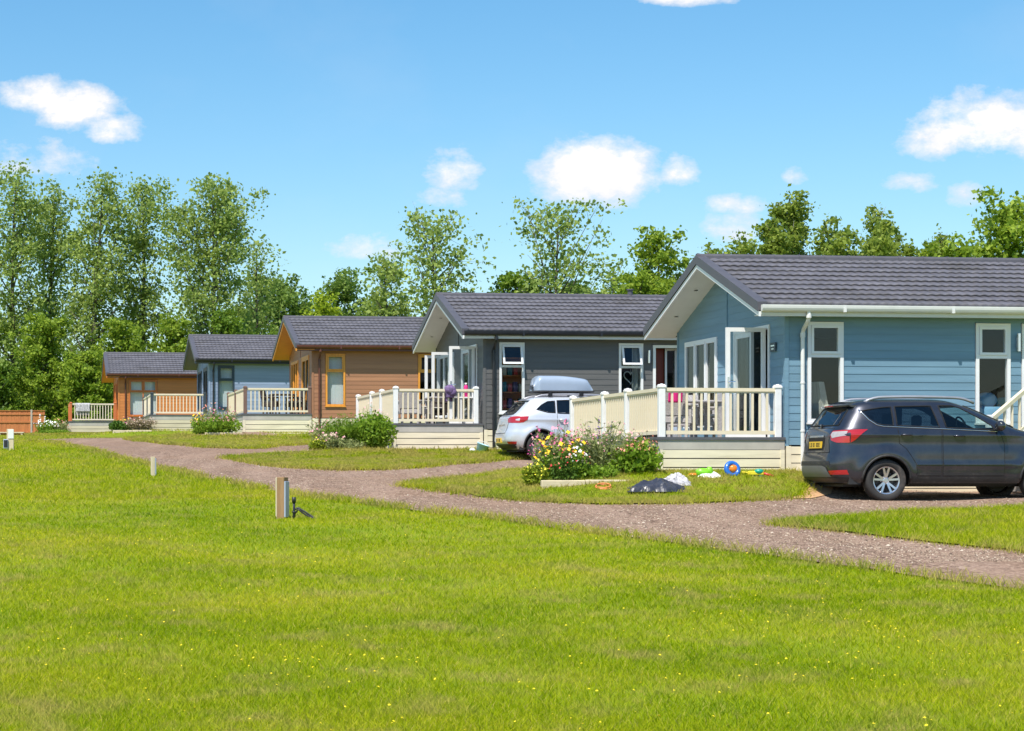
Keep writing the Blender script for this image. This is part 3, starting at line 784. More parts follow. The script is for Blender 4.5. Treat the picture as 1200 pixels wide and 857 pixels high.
        if sp.get('lamp_clear_side'): ob('clear_wrap', panel_mesh(sp['lamp_clear_side'], sidef(sd, .010), .02), 'clear_lens', lens)
        ob('reflector', panel_mesh([(sd * y, z) for y, z in sp['reflector']], rearf(.008), .02), 'red_lens', root)
        # roof rail
        pts = []
        for t in np.linspace(0, 1, 24):
            x = sp['rail'][0] + (sp['rail'][1] - sp['rail'][0]) * t; zz = sp['rail_z'](x); h = min(1, min(t, 1 - t) / .16)
            pts.append((x, sd * sp['rail_y'](x), zz - .07 * (1 - h) ** 2))
        g = G(); g.tube(pts, .024, 8); g.build('roof_rail', 'silver_trim', root, True)
        # mirror
        mx, mz = sp['mirror']; y0 = float(s.side(mx, mz)); g = G()
        g.blob((mx, sd * (y0 + .15), mz + .035), (.08, .12, .09), 12, 9); g.tube([(mx + .03, sd * (y0 - .02), mz - .03), (mx + .01, sd * (y0 + .10), mz)], .028, 8); g.build('mirror', sp.get('mirror_m', 'spoiler'), root, True)
    w = ob('rear_window', panel_mesh(rg, rearf(.0)), 'rear_tint', root); loop_tube(rg, rearf(.002), .013, 'window_seal', 'seam', w)
    w = ob('windscreen', panel_mesh(fg, frontf(.0)), 'car_glass', root); loop_tube(fg, frontf(.002), .013, 'window_seal', 'seam', w)
    tg = sp['tailgate']; t_ = ob('tailgate', panel_mesh(tg, rearf(.0035)), P, root); loop_tube(tg, rearf(.0005), .006, 'tailgate_gap', 'seam', t_)
    for poly, o, mt, nm in sp.get('rear_panels', ()): ob(nm, panel_mesh(poly, rearf(o), .03), mt, root)
    y0, y1, z0, z1 = sp['plate']; xo = min(float(s.rear(y, z)) for y in (y0, y1) for z in (z0, z1)) - .012
    g = G(); g.box(xo - .006, xo + .03, y0, y1, z0, z1); pl = g.build('number_plate', 'plate', root)
    g = G(); hh = z1 - z0; cw = (y1 - y0) / 9.2                    # blocky characters, too small in the photograph to be read
    segs = {'0': 'abcdef', '1': 'bc', '7': 'abc', '4': 'fgbc', 'E': 'afged', 'L': 'fed', 'H': 'fgbec', 'O': 'abcdef'}
    for q, ch in enumerate(sp['plate_text']):
        if ch == ' ': continue
        yc = y1 - cw * (q + .55) - .3 * cw; a, b, zz0, zz1 = yc - cw * .33, yc + cw * .33, z0 + hh * .2, z0 + hh * .8; zm = (zz0 + zz1) / 2; t = cw * .2
        R_ = {'a': (a, b, zz1 - t, zz1), 'd': (a, b, zz0, zz0 + t), 'g': (a, b, zm - t / 2, zm + t / 2), 'f': (b - t, b, zm, zz1), 'e': (b - t, b, zz0, zm), 'b': (a, a + t, zm, zz1), 'c': (a, a + t, zz0, zm)}
        for k in segs.get(ch, 'abcdef'): u = R_[k]; g.box(xo - .0085, xo - .0062, *u)
    g.build('plate_characters', 'plate_ink', pl)
    # spoiler over the rear window
    sx, sz, syw, sd_ = sp['spoiler']; g = G(); vs = []
    for t in np.linspace(-1, 1, 15):
        y = t * syw; k = .10 * t * t
        vs += [(sx + k, y, sz - .012), (sx + sd_ + .06, y, sz + .018 - .03 * t * t), (sx + sd_ + .06, y, sz - .03 - .03 * t * t), (sx + .03 + k, y, sz - .035)]
    fs = [(i * 4 + a, i * 4 + (a + 1) % 4, i * 4 + 4 + (a + 1) % 4, i * 4 + 4 + a) for i in range(14) for a in range(4)] + [(0, 1, 2, 3), (59, 58, 57, 56)]
    g.add(vs, fs); sp_ = g.build('spoiler', sp.get('spoiler_m', P), root)
    g = G(); g.box(sx - .004, sx + .01, -.16, .16, sz - .026, sz - .010); g.build('brake_light', 'red_lens', sp_)
    g = G(); wy = sp['wiper']; a = Vector(rearf(.02)(0, wy)); b = Vector(rearf(.022)(.36, wy + .05)); g.tube([a, a.lerp(b, .5), b], .009, 6); g.lathe([(0, -.02), (.035, -.01), (.035, .02)], tuple(a), 'x', 10); g.build('wiper', 'spoiler', root)
    # floor, cabin, seats
    zb = s.zs[0]; xr, xf = float(s.XR(zb)), float(s.XF(zb)); wb = float(s.Wf(zb)); wl = s.wr * 1.18
    g = G(); xs = [xr + .12] + [q for a in s.ax for q in (a - wl, a + wl)] + [xf - .15]
    g.box(xr + .12, xf - .15, -.55, .55, zb - .06, zb + .12)
    for a, b in ((xs[0], xs[1]), (xs[2], xs[3]), (xs[4], xs[5])): g.box(a, b, -wb + .05, wb - .05, zb - .02, zb + .1)
    for a in s.ax:
        for sd in (-1, 1):
            g.grid(lambda u, t: (a + wl * math.cos(PI * u), sd * (wb - .02 + (.57 - wb) * t), s.wr + wl * math.sin(PI * u)), 16, 1)
            g.box(a - wl, a + wl, sd * .56 - .01, sd * .56 + .01, zb, s.wr + wl)
    g.build('underbody', 'black_plastic', root)
    zf = sp['belt'] - .12; g = G(); g.box(xr + .35, sp['dash'] + .3, -wb + .13, wb - .13, .5, .52); g.box(sp['dash'], sp['dash'] + .4, -wb + .16, wb - .16, .6, zf + .03, .05)
    g.build('cabin', 'cabin', root)
    for x in sp['seats']:
        for y in (-.38, .38):
            g = G(); g.box(x, x + .5, y - .25, y + .25, .55, .72, .04); g.hexa([(x - .12, y - .24, .68), (x + .06, y - .24, .68), (x + .06, y + .24, .68), (x - .12, y + .24, .68), (x - .28, y - .20, zf + .13), (x - .16, y - .20, zf + .13), (x - .16, y + .20, zf + .13), (x - .28, y + .20, zf + .13)])
            g.box(x - .30, x - .20, y - .13, y + .13, zf + .15, zf + .34, .03); g.build('car_seat', 'seat_cloth', root)
    g = G(); c = Vector(sp['steer']); ring_ = [c + Vector((-.06 * math.sin(a), .18 * math.cos(a), .17 * math.sin(a))) for a in np.linspace(0, 2 * PI, 24, endpoint=False)]
    g.tube(ring_, .016, 6, True); g.beam(c + Vector((0, -.17, 0)), c + Vector((0, .17, 0)), .03, .03); g.build('steering_wheel', 'cabin', root)
    g = G(); g.tube([(xr + .10, .45, zb + .02), (xr - .02, .45, zb - .0), (xr + .0, .45, zb - .02)], .028, 8); g.build('exhaust', 'chrome', root)
    return root

suv = CarShape([(.30, .25, 4.36, .86), (.38, .13, 4.46, .895), (.50, .085, 4.52, .915), (.60, .075, 4.53, .92), (.74, .095, 4.52, .925), (.82, .115, 4.50, .925), (.92, .13, 4.45, .922),
                (1.07, .15, 3.95, .915), (1.17, .19, 3.45, .895), (1.24, .24, 3.25, .865), (1.36, .325, 2.97, .815), (1.48, .41, 2.70, .755), (1.57, .475, 2.48, .705), (1.625, .55, 2.32, .65), (1.663, .68, 2.2, .54), (1.685, .9, 2.1, .40), (1.70, 1.2, 2.0, .22), (1.704, 1.5, 1.9, .01)],
               (.97, 3.66), .345)
suv.zc = 1.09
SUV = dict(shape=suv, paint='paint_dark', z_roof=1.625, belt=1.22, dash=2.85, seats=(1.45, 2.3), steer=(2.50, -.37, 1.22),
    side_glass={'quarter': [(.60, 1.475), (.72, 1.34), (.83, 1.265), (.93, 1.245), (1.10, 1.238), (1.115, 1.548), (.95, 1.535), (.75, 1.505)],
                'rear': [(1.16, 1.236), (1.885, 1.208), (1.80, 1.565), (1.175, 1.553)],
                'front': [(2.0, 1.204), (2.84, 1.165), (2.80, 1.235), (2.58, 1.38), (2.30, 1.535), (2.16, 1.572), (1.93, 1.570)]},
    tinted=('quarter', 'rear'), waist=[(.575, 1.50), (.70, 1.335), (.82, 1.25), (.93, 1.226), (1.88, 1.19), (2.86, 1.145)],
    doors=[[(1.16, 1.215), (1.90, 1.19), (1.90, .42), (1.50, .42), (1.46, .62), (1.30, .86), (1.18, .95)], [(1.925, 1.188), (2.90, 1.14), (2.98, .95), (2.98, .42), (1.925, .42)]],
    handles=((1.30, 1.085), (2.20, 1.07)), strips=[(.60, .635, .010, 'paint_dark', 'door_moulding'), (.425, .46, .008, 'black_plastic', 'door_cladding')],
    sill=[(1.40, .31), (3.22, .31), (3.22, .405), (1.40, .405)],
    lamp_side=[(.385, 1.172), (.50, 1.178), (.66, 1.178), (.56, 1.11), (.45, 1.0), (.385, .96)],
    lamp_rear=[(.825, 1.172), (.56, 1.155), (.53, 1.10), (.57, 1.0), (.70, .96), (.825, .96)],
    lamp_clear=[(.80, 1.150), (.57, 1.140), (.545, 1.09), (.60, 1.035), (.80, 1.075)],
    reflector=[(.82, .515), (.58, .50), (.60, .435), (.82, .44)],
    rail=(.72, 2.62), rail_z=lambda x: 1.688 + .030 * (1 - ((x - 1.6) / 1.05) ** 2), rail_y=lambda x: .565, mirror=(2.86, 1.20),
    rear_glass=[(-.60, 1.245), (.60, 1.245), (.545, 1.50), (.50, 1.53), (-.50, 1.53), (-.545, 1.50)], front_glass=[(-.70, 1.22), (.70, 1.22), (.56, 1.57), (-.56, 1.57)],
    tailgate=[(-.56, 1.20), (.56, 1.20), (.50, 1.00), (.56, .80), (-.56, .80), (-.50, 1.00)],
    rear_panels=[([(-.62, .40), (.62, .40), (.52, .56), (.40, .585), (-.40, .585), (-.52, .56)], .012, 'skid_grey', 'skid_plate'), ([(-.80, .315), (.80, .315), (.80, .395), (-.80, .395)], .008, 'black_plastic', 'lower_bumper'),
                 ([(-.30, 1.055), (.30, 1.055), (.30, 1.085), (-.30, 1.085)], .012, 'chrome', 'tailgate_trim'), ([(.62, .585), (-.62, .585), (-.60, .66), (.60, .66)], .006, 'black_plastic', 'bumper_insert'), ([(-.34, .835), (.34, .835), (.36, 1.045), (-.36, 1.045)], .005, 'seam', 'plate_recess')],
    plate=(-.26, .26, .875, .985), plate_text='LO18 O0E', spoiler=(.34, 1.588, .62, .2), wiper=1.24, mirror_m='spoiler')
k_ = 33.3; suv_near = at(1040, k_)
nw = 0.925                                 # near rear wheel contact at photo pixel (1038, 588)
sx_ = suv_near - (.97 * CT - (-nw) * ST) ; sy_ = k_ - (.97 * ST + (-nw) * CT)
car_suv = car('parked_car', 'dark grey family car parked on the gravel in front of the blue lodge', (sx_, sy_, zat(588, k_) + .0), SUV)

hatch = CarShape([(.24, .20, 4.2, .82), (.34, .06, 4.3, .86), (.46, .0, 4.36, .885), (.62, .02, 4.36, .90), (.72, .06, 4.33, .90), (.86, .09, 4.2, .895), (.98, .12, 3.6, .88), (1.05, .18, 3.35, .86), (1.18, .33, 3.0, .80),
                  (1.30, .45, 2.72, .745), (1.40, .55, 2.45, .69), (1.45, .63, 2.3, .63), (1.475, .75, 2.2, .54), (1.49, .95, 2.1, .38), (1.497, 1.2, 2.0, .2), (1.50, 1.5, 1.85, .01)], (.80, 3.50), .325)
hatch.zc = .93
HATCH = dict(shape=hatch, paint='paint_silver', z_roof=1.45, belt=1.05, dash=2.75, seats=(1.35, 2.15), steer=(2.4, -.36, 1.08),
    side_glass={'quarter': [(.72, 1.17), (.98, 1.10), (1.16, 1.09), (1.175, 1.375), (1.0, 1.36), (.85, 1.28)], 'rear': [(1.21, 1.088), (1.90, 1.07), (1.82, 1.405), (1.23, 1.385)], 'front': [(1.98, 1.065), (2.75, 1.04), (2.62, 1.17), (2.28, 1.36), (2.1, 1.405), (1.92, 1.405)]},
    tinted=('quarter', 'rear', 'front'), waist=None, arch_m='black_plastic',
    doors=[[(1.20, 1.07), (1.92, 1.05), (1.92, .38), (1.36, .38), (1.28, .62), (1.2, .75)], [(1.945, 1.05), (2.82, 1.02), (2.88, .85), (2.88, .38), (1.945, .38)]], handles=((1.32, .93), (2.08, .915)), strips=[(.38, .43, .008, 'black_plastic', 'door_cladding')],
    sill=[(1.28, .25), (3.05, .25), (3.05, .36), (1.28, .36)],
    lamp_side=[(.335, 1.02), (.52, 1.01), (.49, .93), (.40, .87), (.30, .855)], lamp_rear=[(.80, 1.02), (.56, 1.0), (.46, .95), (.52, .87), (.80, .855)], reflector=[(.80, .42), (.62, .42), (.62, .36), (.80, .36)],
    rail=(.70, 2.5), rail_z=lambda x: 1.50 + .035 * (1 - ((x - 1.6) / 1.0) ** 2), rail_y=lambda x: .55, mirror=(2.78, 1.08),
    rear_glass=[(-.58, 1.06), (.58, 1.06), (.53, 1.33), (-.53, 1.33)], front_glass=[(-.68, 1.1), (.68, 1.1), (.56, 1.41), (-.56, 1.41)],
    tailgate=[(-.56, 1.02), (.56, 1.02), (.52, .70), (.50, .62), (-.50, .62), (-.52, .70)],
    rear_panels=[([(-.78, .25), (.78, .25), (.78, .36), (-.78, .36)], .008, 'black_plastic', 'lower_bumper'), ([(-.30, .80), (.30, .80), (.30, .83), (-.30, .83)], .01, 'chrome', 'tailgate_trim')],
    plate=(-.26, .26, .40, .51), plate_text='EO17 H0L', spoiler=(.42, 1.40, .60, .2), wiper=1.07, spoiler_m='spoiler', mirror_m='paint_silver')
k2 = 47.9; X_ = at(634, k2); hatch_loc = (X_ - (.80 * CT + .90 * ST), k2 - (.80 * ST - .90 * CT), float(gz(X_ + 1.5, k2 + .8)))
car_hatch = car('parked_car', 'silver hatchback with a roof box parked beside the grey lodge', hatch_loc, HATCH)
# roof box: its own thing, clamped on bars
M['roof_box'] = mat('roof_box_grey', S(152, 166, 184), .32, var=.05, coat=.5)
rb = thing('roof_box', 'pale grey roof box on top of the silver car', 'roof box', (hatch_loc[0], hatch_loc[1], hatch_loc[2]), TH)
g = G(); nx, nr = 22, 20; vs = []
for i in range(nx + 1):
    t = i / nx; x = .80 + 1.42 * t
    top = .36 * min(1, (t / .08 + .15) ** .5 if t < .08 else 1) * (1 - .30 * max(0, (t - .35) / .65) ** 1.8) * min(1, ((1 - t) / .10 + .05) ** .6)
    hw = .37 * min(1, (t / .06 + .3) ** .5) * (1 - .25 * max(0, (t - .6) / .4) ** 2)
    for k in range(nr):
        a = PI * k / (nr - 1); y = -hw * math.copysign(abs(math.cos(a)) ** .45, math.cos(a)); z = 1.635 + top * (math.sin(a) ** .45)
        vs.append((x, y + 0, z))
fs = [(i * nr + k, i * nr + k + 1, (i + 1) * nr + k + 1, (i + 1) * nr + k) for i in range(nx) for k in range(nr - 1)] + [tuple(range(nr)), tuple(range((nx + 1) * nr - 1, nx * nr - 1, -1))]
g.add(vs, fs); g.build('box_lid', 'roof_box', rb, True)
g = G(); g.box(.78, 2.24, -.38, .38, 1.59, 1.634, .02); g.build('box_base', 'black_plastic', rb)
for x in (1.1, 1.85):
    g = G(); g.box(x - .03, x + .03, -.60, .60, 1.545, 1.575, .008); g.box(x - .05, x + .05, -.62, -.52, 1.49, 1.56); g.box(x - .05, x + .05, .52, .62, 1.49, 1.56); g.build('roof_bar', 'dark_metal', rb)
# ------------------------------------------------------------------ ground, road, lawns
def ground_mat(name, kind):
    m, t, b = new_mat(name); co = t.node('ShaderNodeTexCoord').outputs['Object']; b.inputs['Roughness'].default_value = .9; b.inputs['Specular IOR Level'].default_value = .15
    if kind == 'gravel':
        big = t.noise(co, .35, 4, .6); mid = t.noise(co, 2.2, 4, .6)
        vo = t.node('ShaderNodeTexVoronoi', Scale=34.); t.put(vo.inputs['Vector'], co); vo2 = t.node('ShaderNodeTexVoronoi', Scale=13.); t.put(vo2.inputs['Vector'], co)
        sep = t.node('ShaderNodeSeparateColor'); t.put(sep.inputs[0], vo.outputs['Color']); sp2 = t.node('ShaderNodeSeparateColor'); t.put(sp2.inputs[0], vo2.outputs['Color'])
        stone = t.ramp(t.math('ADD', t.math('MULTIPLY', sep.outputs[0], .7), t.math('MULTIPLY', sp2.outputs[0], .3)), [(.05, S(70, 55, 46)), (.35, S(124, 101, 86)), (.6, S(148, 122, 105)), (.8, S(166, 140, 122)), (.97, S(196, 174, 154))])
        c = t.mix(t.math('MULTIPLY', t.ramp(big, [(.42, (0, 0, 0)), (.65, (1, 1, 1))]), .45), stone, S(150, 120, 96))
        c = t.mix(t.math('MULTIPLY', t.ramp(mid, [(.45, (0, 0, 0)), (.75, (1, 1, 1))]), .35), c, S(112, 92, 76))
        mp = t.node('ShaderNodeMapping'); mp.inputs['Rotation'].default_value = (0, 0, -.40); mp.inputs['Scale'].default_value = (1.1, .06, 1.); t.put(mp.inputs['Vector'], co)
        c = t.mix(t.math('MULTIPLY', t.ramp(t.noise(mp.outputs[0], 1.6, 3, .5), [(.48, (0, 0, 0)), (.62, (1, 1, 1))]), .24), c, S(178, 152, 134))
        t.put(b.inputs['Base Color'], c)
        bn = t.node('ShaderNodeBump', Strength=.8, Distance=.02); t.put(bn.inputs['Height'], t.math('SUBTRACT', 1., vo.outputs['Distance'])); t.put(b.inputs['Normal'], bn.outputs[0])
    else:
        dry = kind == 'dry'
        n1 = t.noise(co, .28, 5, .62); n2 = t.noise(co, 1.6, 5, .65); n3 = t.noise(co, 30, 3, .7)
        a = t.ramp(n1, [(.3, (.17, .25, .006)), (.5, (.24, .30, .010)), (.72, (.30, .29, .022))])
        a = t.mix(t.math('MULTIPLY', t.ramp(n2, [(.50 if dry else .6, (0, 0, 0)), (.66 if dry else .8, (1, 1, 1))]), .9 if dry else .5), a, (.27, .18, .07))
        a = t.mix(t.math('MULTIPLY', n3, .5), a, (.09, .14, .006)); t.put(b.inputs['Base Color'], a)
        bn = t.node('ShaderNodeBump', Strength=.7, Distance=.03); t.put(bn.inputs['Height'], n3); t.put(b.inputs['Normal'], bn.outputs[0])
    return m
def blade_mat(name, dry=0.):
    m, t, b = new_mat(name); geo = t.node('ShaderNodeNewGeometry'); co = t.node('ShaderNodeTexCoord').outputs['Object']
    n1 = t.noise(co, .28, 5, .62); n2 = t.noise(co, 1.6, 5, .65)
    f = t.math('ADD', t.math('MULTIPLY', geo.outputs['Random Per Island'], .42), t.math('MULTIPLY', t.math('ADD', t.math('MULTIPLY', t.math('SUBTRACT', n1, .5), 1.9), .5), .6))
    c = t.ramp(f, [(.20, (.17, .28, .003)), (.5, (.37, .44, .005)), (.82, (.60, .55, .04))])
    straw = t.math('MULTIPLY', t.ramp(n2, [(.505 - dry * .11, (0, 0, 0)), (.65 - dry * .11, (1, 1, 1))]), .85)
    rs = t.ramp(geo.outputs['Random Per Island'], [(.86, (0, 0, 0)), (.93, (1, 1, 1))])
    c = t.mix(t.math('MAXIMUM', straw, t.math('MULTIPLY', rs, .7)), c, (.50, .42, .12))
    t.put(b.inputs['Base Color'], c); b.inputs['Roughness'].default_value = .6; b.inputs['Specular IOR Level'].default_value = .08
    tr = t.node('ShaderNodeBsdfTranslucent'); t.put(tr.inputs['Color'], c); mx = t.node('ShaderNodeMixShader'); mx.inputs[0].default_value = .5
    t.l.new(b.outputs[0], mx.inputs[1]); t.l.new(tr.outputs[0], mx.inputs[2]); t.l.new(mx.outputs[0], t.n['Material Output'].inputs['Surface']); return m
M['turf'] = ground_mat('turf', 'grass'); M['dry_turf'] = ground_mat('dry_turf', 'dry'); M['gravel'] = ground_mat('gravel', 'gravel')
M['blade'] = blade_mat('grass_blade'); M['dry_blade'] = blade_mat('dry_grass_blade', 1.)

# one ground sheet out to the horizon
ys = np.concatenate([np.arange(-40, 4, 4), np.arange(4, 64, .4), np.arange(64, 120, 2.), np.arange(120, 260, 8.), [280, 330, 400, 520, 700, 1000, 1600, 2600]])
xs = np.concatenate([[-1800, -900, -400, -200, -100], np.arange(-60, -22, 4), np.arange(-22, 26, .5), np.arange(26, 80, 4.), [100, 200, 400, 900, 1800]])
XX, YY = np.meshgrid(xs, ys); ZZ = gz(XX, YY); idx = np.arange(XX.size).reshape(XX.shape)
F = np.stack([idx[:-1, :-1], idx[:-1, 1:], idx[1:, 1:], idx[1:, :-1]], -1).reshape(-1, 4)
tag(np_mesh('ground', np.stack([XX, YY, ZZ], -1).reshape(-1, 3), F, 4, 'turf', None, True), kind='structure')

near_px = [(38, 518.2), (60, 519.5), (100, 528), (150, 541), (200, 553), (260, 566), (330, 579), (400, 588.5), (500, 601), (600, 613), (700, 626), (800, 640), (900, 652), (1000, 665), (1100, 679), (1200, 692), (1330, 710)]
far_px = [(1330, 575), (1100, 572), (1100, 548), (1090, 537), (600, 537), (567, 534), (470, 525), (480, 519), (365, 518), (225, 515.4), (120, 514.5), (38, 515)]
road_poly = [ray(*p, bumps=False) for p in near_px + far_px]
tag(sheet('gravel_road', road_poly, .022, M['gravel']), kind='structure')
lawn_px = {
    'blue': ([(470, 571), (520, 578), (560, 584), (620, 589.5), (700, 593), (780, 593), (860, 590), (915, 587), (940, 583), (947, 576)], [(942, 560), (775, 553), (620, 553), (570, 559), (500, 565.5)]),
    'grey': ([(262, 538), (300, 545), (340, 550), (400, 553), (450, 552), (520, 546.5), (580, 541.5), (610, 539)], [(612, 533), (567, 529.5), (463, 530), (400, 530), (330, 533.5)]),
    'brown': ([(150, 515.8), (200, 522), (240, 526), (280, 527), (330, 523.5), (368, 520.5)], [(372, 514), (284, 513.3), (225, 513.2), (170, 513.6)]),
}
lawns = {}
for k, (a, b) in lawn_px.items():
    P_ = [ray(*p) for p in a + b]; lawns[k] = P_
    tag(sheet('lawn', P_, .045, M['dry_turf']), kind='structure')
isl = [ray(*p, bumps=False) for p in [(903, 617), (960, 611), (1060, 605.5), (1200, 599), (1330, 592), (1330, 672), (1200, 648), (1100, 637), (1000, 627), (940, 621)]]
lawns['island'] = isl; tag(sheet('grass_island', isl, .045, M['turf']), kind='structure')
soil = [ray(*p) for p in [(938, 566), (985, 563), (1000, 572), (975, 581), (950, 587), (930, 586.5)]]; M['soil'] = mat('bare_soil', S(186, 146, 106), .95, var=.25, scale=2, bump=.6, bscale=18, dirt=(S(130, 100, 80), 3, .6)); tag(sheet('bare_soil', soil, .034, M['soil']), kind='structure')
# far strip of mown grass in front of the last two lodges
c4, c5 = corner(3), corner(4)
strip = [loc2w(4, -6.5, -3), loc2w(4, 4, -3.2), loc2w(4, 5, -1.0), loc2w(4, -6.5, -.3)]; lawns['strip'] = strip
tag(sheet('lawn', strip, .06, M['dry_turf'], 1.), kind='structure')

def blades(name, X, Y, hmin, hmax, wk, m, dz=.0):
    n = len(X); Z = gz(X, Y) + dz; a = RNG.uniform(0, 2 * PI, n); h = RNG.uniform(hmin, hmax, n) * RNG.uniform(.7, 1.15, n); w = wk * np.maximum(1, Y / 12) * RNG.uniform(.7, 1.3, n)
    la = RNG.uniform(0, 2 * PI, n); ln = RNG.uniform(.3, 1.5, n) * h
    B = np.stack([X, Y, Z], 1); d = np.stack([np.cos(a), np.sin(a), 0 * a], 1) * w[:, None] * .5; up = np.stack([np.cos(la) * ln, np.sin(la) * ln, h], 1)
    mid = B + up * np.array([.38, .38, .58]); V = np.stack([B - d, B + d, mid + d * .8, mid - d * .8, B + up], 1).reshape(-1, 3)
    o = np.arange(n)[:, None] * 5; lo = (o + np.array([0, 1, 2, 3, 3, 2, 4])).ravel(); per = np.tile([4, 3], n)
    ob = np_mesh(name, V, lo, per, m); return tag(ob, kind='stuff')
def scatter_y(n, y0, y1, p):
    u = RNG.random(n); k = 1 - p; return (y0 ** k + u * (y1 ** k - y0 ** k)) ** (1 / k)
n = 620000; Y = scatter_y(n, 8.6, 36, 1.35); X = at(-140, Y) + RNG.random(n) * (at(1340, Y) - at(-140, Y))
ok = ~inpoly(X, Y + RNG.normal(0, .05, n), road_poly)
lim = np.interp(X, [p[0] for p in road_poly[:17]], [p[1] for p in road_poly[:17]])
ok &= Y < np.interp(X, *zip(*sorted(road_poly[:17]))) + .15
patch = np.sin(X * .8 + 2 * np.sin(Y * .5)) * np.sin(Y * .9 + X * .3)
ok &= (RNG.random(n) < .78 + .3 * patch)
blades('grass', X[ok], Y[ok], .022, .055, .0044, 'blade')
n = 130000; Y = scatter_y(n, 34, 115, 1.6); X = at(-140, Y) + RNG.random(n) * (at(330, Y) - at(-140, Y))
ok = (~inpoly(X, Y, road_poly)) & (Y < np.interp(X, *zip(*sorted(road_poly[:17])), left=200) + .2)
blades('grass', X[ok], Y[ok], .04, .085, .004, 'blade')
def in_area(poly, n):
    xs = [p[0] for p in poly]; ys = [p[1] for p in poly]; X = RNG.uniform(min(xs), max(xs), n); Y = RNG.uniform(min(ys), max(ys), n); k = inpoly(X, Y, poly); return X[k], Y[k]
for k, n, hh, mm in (('blue', 110000, (.03, .085), 'dry_blade'), ('grey', 90000, (.03, .08), 'dry_blade'), ('brown', 60000, (.03, .08), 'dry_blade'), ('island', 90000, (.04, .12), 'blade'), ('strip', 40000, (.03, .08), 'dry_blade')):
    X, Y = in_area(lawns[k], n); blades('grass', X, Y, *hh, .0042, mm, .055 if k == 'strip' else .035)
n = 90000; Y = scatter_y(n, 58, 118, 1.2); X = at(-60, Y) + RNG.random(n) * (at(400, Y) - at(-60, Y)); ok = ~inpoly(X, Y, road_poly) & (Y > np.interp(X, *zip(*sorted(road_poly[:17])), left=0))
for k in lawns: ok &= ~inpoly(X, Y, lawns[k])
blades('grass', X[ok], Y[ok], .03, .08, .0042, 'dry_blade')
# longer ragged fringe along the gravel edges
ex, ey = [], []
for poly in [road_poly[:17]] + [lawns[k] for k in ('blue', 'grey', 'brown', 'island')]:
    cl = poly if len(poly) == 17 else poly + [poly[0]]
    for a, b in zip(cl[:-1], cl[1:]):
        Ln = math.hypot(b[0] - a[0], b[1] - a[1]); q = int(Ln * 300); t = RNG.random(q)
        keep = (np.sin(t * Ln * 1.3) + np.sin(t * Ln * 3.1 + 1) + RNG.normal(0, .8, q)) > -.2; t = t[keep]; q = len(t)
        ex.append(a[0] + (b[0] - a[0]) * t + RNG.normal(0, .10, q)); ey.append(a[1] + (b[1] - a[1]) * t + RNG.normal(0, .16, q))
blades('grass', np.concatenate(ex), np.concatenate(ey), .05, .14, .0045, 'dry_blade', .01)
# loose stones on the gravel
n = 90000; Y = scatter_y(n, 21, 52, 1.7); X = at(-20, Y) + RNG.random(n) * (at(1340, Y) - at(-20, Y)); ok = inpoly(X, Y, road_poly)
for k in ('blue', 'grey', 'island'): ok &= ~inpoly(X, Y, lawns[k])
X, Y = X[ok], Y[ok]; n = len(X); Z = gz(X, Y) + .022; r = RNG.uniform(.006, .016, n) * np.where(RNG.random(n) < .04, 1.7, 1); rot = RNG.uniform(0, 2 * PI, n)
base = np.array([[1, 0, .15], [0, .8, .1], [-1, .1, .2], [.1, -.75, .1], [.2, .1, .75]]); V = base[None] * r[:, None, None] * RNG.uniform(.7, 1.3, (n, 5, 1)); c_, s_ = np.cos(rot)[:, None], np.sin(rot)[:, None]
V = np.stack([V[..., 0] * c_ - V[..., 1] * s_, V[..., 0] * s_ + V[..., 1] * c_, V[..., 2]], -1) + np.stack([X, Y, Z], 1)[:, None]
m_, t_, b_ = new_mat('loose_stone'); gg = t_.node('ShaderNodeNewGeometry'); t_.put(b_.inputs['Base Color'], t_.ramp(gg.outputs['Random Per Island'], [(.0, S(84, 68, 55)), (.5, S(140, 118, 98)), (.9, S(172, 151, 130)), (1., S(206, 192, 172))])); b_.inputs['Roughness'].default_value = .85; M['stone'] = m_
lo = (np.arange(n)[:, None] * 5 + np.array([0, 1, 4, 1, 2, 4, 2, 3, 4, 3, 0, 4])).ravel(); tag(np_mesh('loose_gravel', V.reshape(-1, 3), lo, 3, 'stone'), kind='stuff')
# small yellow flowers in the field
M['petal_yellow'] = mat('petal_yellow', (.80, .62, .01), .6, var=.1)
cen = [(RNG.uniform(0, 1), RNG.uniform(9.5, 27)) for _ in range(60)]; fx, fy = [], []
for u, y in cen:
    q = RNG.integers(4, 22); yy = y + RNG.normal(0, .5 + y * .03, q); xx = at(-60, y) + u * (at(1260, y) - at(-60, y)) + RNG.normal(0, .6, q); fx.append(xx); fy.append(yy)
fx = np.concatenate(fx); fy = np.concatenate(fy); ok = (fy > 9) & (fy < np.interp(fx, *zip(*sorted(road_poly[:17]))) - .3); fx, fy = fx[ok], fy[ok]; n = len(fx)
r = RNG.uniform(.004, .010, n); Z = gz(fx, fy) + RNG.uniform(.035, .06, n); an = np.arange(6) * PI / 3; tilt = RNG.uniform(-.5, .5, (n, 2))
V = np.stack([fx[:, None] + r[:, None] * np.cos(an), fy[:, None] + r[:, None] * np.sin(an), Z[:, None] + r[:, None] * (tilt[:, :1] * np.cos(an) + tilt[:, 1:] * np.sin(an))], -1)
V2 = np.stack([fx, fy, Z + r * .6], -1)[:, None]; V = np.concatenate([V, V2], 1)
lo = (np.arange(n)[:, None, None] * 7 + np.array([[i, (i + 1) % 6, 6] for i in range(6)])[None]).ravel(); tag(np_mesh('yellow_wildflowers', V.reshape(-1, 3), lo, 3, 'petal_yellow'), kind='stuff')

